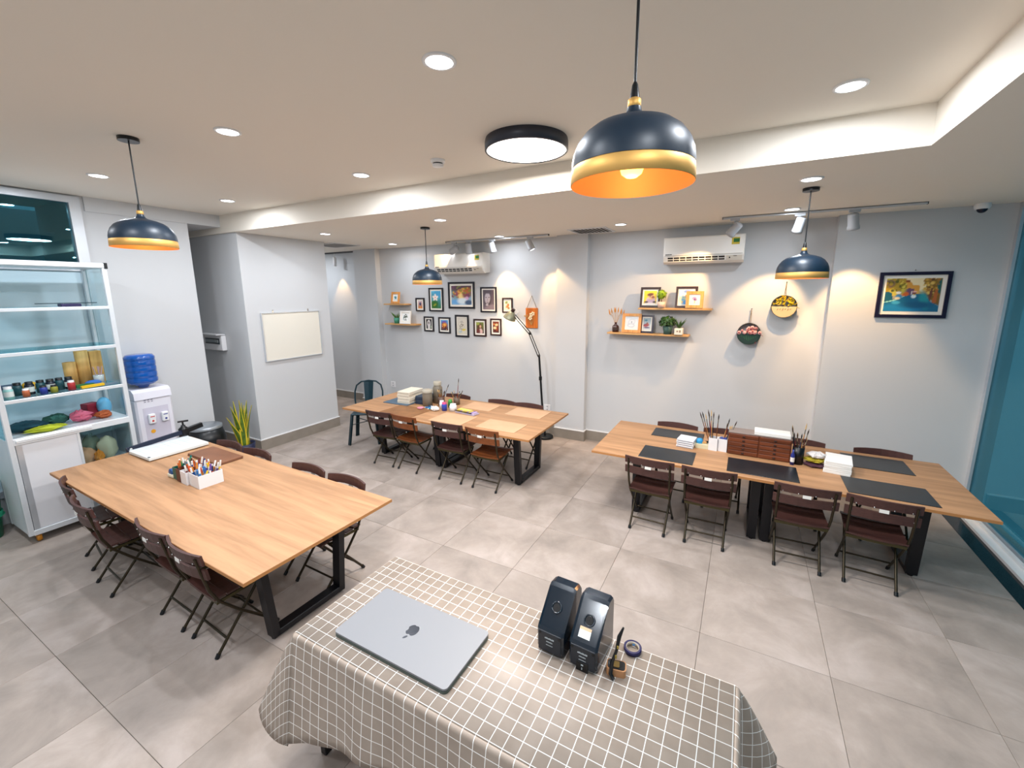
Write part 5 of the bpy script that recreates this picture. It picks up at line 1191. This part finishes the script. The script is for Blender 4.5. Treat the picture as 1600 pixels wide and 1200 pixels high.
for sx in (-1, 1):
    for sy in (-1, 1): MB().cyl((sx * .18, sy * .24, 0), .014, 0, .008, 10).build('rubber_foot', plastic_b, t)
t = thing('pump_bottle', 'black pump bottle standing behind the paper trimmer', 'bottle', (-5.60, 2.43, 0))
t.location = (-5.58, 2.31, T + .0)
t.location = (-5.06, 2.345, T)
t.location = (-5.60, 2.315, T)
MB().lathe([(.001, 0), (.045, 0), (.05, .01), (.05, .125), (.022, .15), (.022, .165), (.001, .165)], 18).build('bottle', plastic_b, t)
MB().tube([(0, 0, .16), (0, 0, .205)], .010, 8).bar((-.02, -.04, .21), (.02, .05, .21), .024, .016).build('pump', plastic_b, t)
for k in range(2):
    o = MB().cbox(-.29, .29, -.12, .12, 0, .012, .002).build('drawing_board', mat('umber_board_%d' % k, ('#6d4630', '#7d5238')[k], 0.4, noise=.15, nscale=6), loc=(-4.685, 2.17 + .004 * k, T + .0125 * k), rot=(0, 0, -.02))
    tag(o, ['brown drawing board at the bottom of the pair beside the paper trimmer', 'brown drawing board on top of the pair beside the paper trimmer'][k], 'board', 'pair of brown drawing boards')
open_box('pen_bin', -4.08, 1.80, T, .17, .19, .115, plastic_w, 'white square bin full of pens, nearer the table middle', 'bin', -.05)
open_box('pen_bin', -4.235, 1.79, T, .11, .19, .115, plastic_w, 'narrower white bin full of pens, between the brown bin and the wide white bin', 'bin', -.05)
open_box('pen_bin', -4.335, 1.785, T, .075, .17, .115, mat('brown_bin', '#5a2f24', 0.5), 'dark brown bin of pens', 'bin', -.05)
open_box('pen_bin', -4.42, 1.79, T, .075, .16, .11, mat('green_bin', '#14594a', 0.45), 'dark green bin of pens at the end of the row', 'bin', -.05)
g = random.Random(44)
PC = ['#2b62a8', '#e08a2c', '#f2c230', '#f0f0f0', '#1d2c5c', '#c9c9cc', '#3a7fc0', '#e6e6e6', '#d9562c', '#6a4a9a']
for (bx, by, wx, wy, n, nm, cols) in ((-4.08, 1.80, .14, .15, 32, 'wide white bin', PC), (-4.235, 1.79, .075, .15, 22, 'narrower white bin', ['#b5541e', '#8c3a1c', '#e0a030', '#22306a', '#7a2a2a', '#c9772c']),
        (-4.335, 1.785, .04, .12, 10, 'brown bin', ['#7a3a1c', '#c9682c', '#5a2a1c', '#8a8a8a']), (-4.42, 1.79, .04, .11, 9, 'green bin', ['#1d6a9a', '#0f6a6a', '#3a8a5a', '#1d4a6a'])):
    for i in range(n):
        b0 = (bx + g.uniform(-.5, .5) * wx, by + g.uniform(-.5, .5) * wy, T + .006)
        tp = (b0[0] + g.uniform(-.04, .04), b0[1] + g.uniform(-.03, .05), T + .16)
        pen(b0, tp, round(g.choice((.14, .155, .17, .185)), 3), cols[i % len(cols)], 'pen standing in the %s' % nm, 'pens in the %s' % nm, .0075, g.choice(('#e6e2dc', cols[(i * 3) % len(cols)], cols[(i * 7 + 1) % len(cols)])))
t = thing('tape_dispenser', 'small cream and blue tape dispenser beside the green pen bin', 'tape dispenser', (-4.505, 1.73, T))
MB().lathe([(.001, -.022), (.03, -.022), (.038, -.018), (.038, .018), (.03, .022), (.001, .022)], 20, M=Matrix.Translation((0, 0, .045)) @ Matrix.Rotation(R(90), 4, 'X')).build('roll', mat('blue_roll', '#1d4f86', 0.4), t)
MB().cbox(-.05, .045, -.028, .028, 0, .04, .01).build('base', mat('cream_base', '#e3dfc6', 0.45), t)

# ================================================================== CHECKED TABLECLOTH AND WHAT STANDS ON IT
TX0, TX1, TY0, TY1, TZ = -1.85, 0.11, 1.07, 1.79, 0.75
t = thing('side_table', 'black legged table hidden under the checked tablecloth', 'table', ((TX0 + TX1) / 2, (TY0 + TY1) / 2, 0))
ax, ay = (TX1 - TX0) / 2 - .02, (TY1 - TY0) / 2 - .02
MB().cbox(-ax, ax, -ay, ay, .715, .742, .003).build('tabletop', table_m, t)
for sx in (-1, 1):
    for sy in (-1, 1): MB().cbox(sx * (ax - .05) - .02, sx * (ax - .05) + .02, sy * (ay - .06) - .02, sy * (ay - .06) + .02, 0, .715, .003).build('leg', black_m, t)
    MB().cbox(sx * (ax - .05) - .015, sx * (ax - .05) + .015, -ay + .08, ay - .08, .10, .13, .002).build('foot_rail', black_m, t)
    MB().tube([(sx * (ax - .05), -ay + .06, .12), (sx * (ax - .45), 0, .70)], .006, 6).build('brace', black_m, t)
cl = MB(); UV = []
rE = .02
NT = 12
# perimeter samples: (px, py, nx, ny, corner_amount)
per = []
def edge(p, q, n_, N):
    for i in range(N): 
        s = i / N; per.append((p[0] + (q[0] - p[0]) * s, p[1] + (q[1] - p[1]) * s, n_[0], n_[1], 0.0, s))
def corner(c, a0):
    for i in range(13):
        a = R(a0 + 90 * i / 12); per.append((c[0], c[1], math.cos(a), math.sin(a), math.sin(PI * i / 12), i / 12))
ix0, ix1, iy0, iy1 = TX0 + rE, TX1 - rE, TY0 + rE, TY1 - rE
edge((ix0, iy0), (ix1, iy0), (0, -1), 60); per_c0 = len(per); corner((ix1, iy0), -90)
edge((ix1, iy0), (ix1, iy1), (1, 0), 24); corner((ix1, iy1), 0)
edge((ix1, iy1), (ix0, iy1), (0, 1), 60); corner((ix0, iy1), 90)
edge((ix0, iy1), (ix0, iy0), (-1, 0), 24); corner((ix0, iy0), 180)
NP = len(per); NR = 15
grid = []
D = .44
for k, (px, py, nx, ny, ca, s) in enumerate(per):
    row = []
    wave = .012 * math.sin(px * 9 + py * 7) + .008 * math.sin(px * 21 + 1 + py * 15)
    out = .035 + wave + .20 * ca ** 1.2; Dk = D
    def ramp(s_, pts):
        for (a0, b0), (a1, b1) in zip(pts, pts[1:]):
            if s_ <= a1: return b0 + (b1 - b0) * (s_ - a0) / (a1 - a0)
        return pts[-1][1]
    if k >= NP - 13: out = ramp(s, [(0, .05), (.3, .22), (.62, .15), (1, .085)]); Dk = ramp(s, [(0, .43), (.3, .45), (.62, .50), (1, .55)])
    elif ny < -.99 and ca == 0: u_ = px - TX0; q_ = min(1, u_ / .4); out = .085 * (1 - q_) + (.04 + wave) * q_; Dk = ramp(u_, [(0, .55), (.15, .475), (.35, .42), (.65, .37), (3, .38)])
    elif nx < -.99 and ca == 0: Dk = .43
    # sharp fold next to the corners
    for j in range(NR + 1):
        if j <= 4:
            a = (PI / 2) * j / 4; d = rE * math.sin(a); z = TZ + .004 - rE * (1 - math.cos(a)); run = rE * a
        else:
            q = (j - 4) / (NR - 4); run = rE * PI / 2 + Dk * q
            o = out * (q ** .9)
            drop = math.sqrt(max(.02, Dk * Dk - (out * .8) ** 2)) * q
            d = rE + o; z = TZ + .004 - rE - drop
        row.append((px + nx * d, py + ny * d, z)); 
        UV.append((px + nx * run, py + ny * run))
    grid.append(row)
vs = [p for row in grid for p in row]; fs = []
for k in range(NP):
    k2 = (k + 1) % NP
    for j in range(NR): fs.append((k * (NR + 1) + j, k * (NR + 1) + j + 1, k2 * (NR + 1) + j + 1, k2 * (NR + 1) + j))
cl.add(vs, fs, 0, True)
cl.add([(ix0, iy0, TZ + .004), (ix1, iy0, TZ + .004), (ix1, iy1, TZ + .004), (ix0, iy1, TZ + .004)], [(0, 1, 2, 3)], 0, True); UV += [(ix0, iy0), (ix1, iy0), (ix1, iy1), (ix0, iy1)]
cloth = cl.build('tablecloth', MATS['cloth'])
uvl = cloth.data.uv_layers.new(name='UVMap')
for lp in cloth.data.loops: uvl.data[lp.index].uv = (UV[lp.vertex_index][0] + .0, UV[lp.vertex_index][1] + .02)
md = cloth.modifiers.new('cloth_thickness', 'SOLIDIFY'); md.thickness = .0025; md.offset = -1
tag(cloth, 'grey-beige tablecloth with a white square grid', 'tablecloth')
Z0 = TZ + .0045
# laptop
t = thing('laptop', 'closed silver-grey laptop with a dark fruit emblem lying on the checked tablecloth', 'laptop', (-1.305, 1.335, Z0))
def rrect(hx_, hy_, r, n=6):
    out = []
    for (cx, cy, a0) in ((hx_ - r, hy_ - r, 0), (-hx_ + r, hy_ - r, 90), (-hx_ + r, -hy_ + r, 180), (hx_ - r, -hy_ + r, 270)):
        out += [(cx + r * math.cos(R(a0 + 90 * i / n)), cy + r * math.sin(R(a0 + 90 * i / n))) for i in range(n + 1)]
    return out
lap_m = mat('space_grey_aluminium', '#84868a', 0.5, metal=0.35)
LW, LD = .338, .174
MB().prism(rrect(LW, LD, .02), .003, .016).build('base', mat('laptop_base', '#56625c', 0.4, metal=.5), t)  # dark green reflection and shade along the edges put into the base colour
MB().prism(rrect(LW - .004, LD - .004, .02), .016, .0195).build('seam', plastic_b, t)
li = MB().prism(rrect(LW, LD, .02), .0195, .029).build('lid', lap_m, t)
ap = []
# emblem: bitten fruit, stem end towards the camera
N = 72
for i in range(N):
    a = 2 * PI * i / N; x, y = math.sin(a), math.cos(a)
    r = 1.0 - .26 * math.exp(-((a if a < PI else 2 * PI - a) / .34) ** 2) - .15 * math.exp(-((a - PI) / .26) ** 2) + .02 * math.cos(2 * a)
    X, Y = x * r * .92, y * r
    dx, dy = X - 1.20, Y - .16; q = math.hypot(dx, dy)
    if q < .52: X, Y = 1.20 + dx / q * .52, .16 + dy / q * .52
    ap.append((-X * .034, -Y * .034 + .008))
dark_em = mat('emblem_dark', '#2c2f36', 0.25, metal=.5)
MB().prism(ap, .029, .0294).build('emblem', dark_em, li)
lf = []
for i in range(10): 
    a = PI * i / 9; lf.append((.008 * math.sin(a), -.028 - .0115 * (1 - math.cos(a))))
for i in range(1, 9):
    a = PI - PI * i / 9; lf.append((-.005 * math.sin(a), -.028 - .0115 * (1 - math.cos(a))))
MB().prism([(p[0] * 1.0 + (p[1] + .026) * .45, p[1]) for p in lf], .029, .0294).build('emblem_leaf', dark_em, li)
# speakers
sp_m = mat('glossy_black_speaker', '#0c1a26', 0.16, coat=.3); sp_m2 = mat('matte_black_speaker', '#0d1722', 0.4)
def speaker(x, y, label, sticker):
    t = thing('desktop_speaker', label, 'speaker', (x, y, Z0), R(-3))
    w = .066
    prof = [(0.0, .0), (-.012, .02), (-.014, .115), (-.004, .132), (.115, .258), (.135, .268), (.185, .262), (.20, .24), (.205, .02), (.195, 0)]
    c = .012; pin = [(y_ * .94 + .006, z_ * .955 + .006) for y_, z_ in prof]
    m = MB(); n = len(prof); vs = [(-w, a, b_) for a, b_ in pin] + [(-w + c, a, b_) for a, b_ in prof] + [(w - c, a, b_) for a, b_ in prof] + [(w, a, b_) for a, b_ in pin]
    fs = [tuple(range(n))[::-1], tuple(range(3 * n, 4 * n))] + [(k * n + i, k * n + (i + 1) % n, (k + 1) * n + (i + 1) % n, (k + 1) * n + i) for k in range(3) for i in range(n)]
    m.add(vs, fs).build('cabinet', sp_m, t)
    MB().cbox(-w + .009, w - .009, -.0185, -.0125, .018, .118, .002).build('rear_plate', sp_m2, t)
    sl = Vector((0, .119, .126)).normalized(); up_n = Vector((0, -sl.z, sl.y))
    Mp = Matrix.Translation(Vector((0, .058, .198)) + up_n * .001) @ up_n.to_track_quat('Z', 'Y').to_matrix().to_4x4()
    MB().lathe([(.018, -.01), (.019, .002), (.025, .004), (.027, .0)], 24, M=Mp).build('port_ring', sp_m, t)
    MB().lathe([(.018, .001), (.001, .0012)], 24, M=Mp).build('port', mat('port_black', '#020203', 0.6), t)
    for sx in (-1, 1): MB().cyl((0, 0, 0), .007, 0, .0015, 12, M=Matrix.Translation((sx * (w - .017), -.0185, .107)) @ Matrix.Rotation(R(90), 4, 'X')).build('screw_hole', mat('port_black', '#020203', 0.6), t)
    pm = MB()
    for (zz, n_, hgt, wd) in ((.086, 9, .0075, .0052), (.070, 7, .0050, .0046), (.054, 8, .0032, .0042)):
        for i in range(n_): pm.box((i - n_ / 2) * wd, (i - n_ / 2) * wd + wd * .8, -.0192, -.0185, zz, zz + hgt * (1 if i % 3 else .75))
    pm.build('printed_lines', mat('silver_print', '#aeb7bb', 0.4), t)
    if sticker:
        st = MB().box(-.027, .027, -.0001, .0006, -.022, .022).build('sticker', mat('sticker_white', '#dfe6e6', 0.5), t)
        Ms = Matrix.Translation(Vector((-.006, .022, .160)) + up_n * .0012)
        st.matrix_local = Ms @ Matrix.Rotation(R(-43.4), 4, 'X')
        k = MB().box(-.027, .027, -.0008, -.0002, .010, .022).build('sticker_band', mat('sticker_orange', '#e2bd97', 0.5), st)
        MB().cbox(-.028, .028, -.0215, -.0185, .0, .048, .002).build('cable_port_panel', mat('port_black', '#020203', 0.6), t)
        MB().box(-.004, .006, -.023, -.0215, .032, .038).box(-.002, .002, -.023, -.0215, .012, .022).build('switch', mat('silver_print', '#aeb7bb', 0.4), t)
speaker(-.668, 1.562, 'black desktop speaker without a sticker, nearer the laptop', False)
speaker(-.508, 1.556, 'black desktop speaker with a white sticker on its sloped back', True)
# tape ring
t = thing('tape_roll', 'roll of dark tape standing flat by the far edge of the tablecloth', 'tape', (-.338, 1.752, Z0))
MB().lathe([(.030, 0), (.040, 0), (.040, .022), (.030, .022), (.030, 0)], 32).build('tape', mat('indigo_tape', '#26224a', 0.35), t)
MB().lathe([(.0298, .0), (.0298, .022), (.028, .022), (.028, 0), (.0298, 0)], 32).build('core', mat('grey_core', '#b0a596', 0.7), t)
MB().bar((-.006, .027, .012), (.006, .027, .012), .018, .003, up=(0, 0, 1)).build('inner_label', mat('blue_label', '#1d4f78', 0.5), t)
# small holder and the tool in it
t = thing('tool_holder', 'small wooden sided holder with black top beside the speakers', 'holder', (-.375, 1.605, Z0), R(12))
MB().prism(rrect(.042, .028, .014), .0, .036).build('body', mat('tan_holder', '#b08058', 0.5), t)
MB().prism(rrect(.037, .023, .012), .036, .0385).build('top_cushion', plastic_b, t)
MB().prism(rrect(.013, .016, .006), .0385, .041, M=None).build('button', mat('brown_gold', '#6d5420', 0.4), t)
t = thing('pen_tool', 'black curved pen-shaped tool leaning in the small holder', 'tool', (-.378, 1.566, Z0))
MB().tube([(0.006, -.012, .008), (-.012, .0, .02), (-.008, .008, .075), (.006, .016, .13), (.012, .030, .19), (.026, .040, .232)], [.0075, .009, .0075, .0065, .009, .004], 10).build('body', plastic_b, t)
MB().box(.003, .011, .004, .007, .10, .115).box(.008, .016, .010, .013, .145, .158).build('gold_mark', mat('gold_tick', '#8f7a2c', 0.4), t)
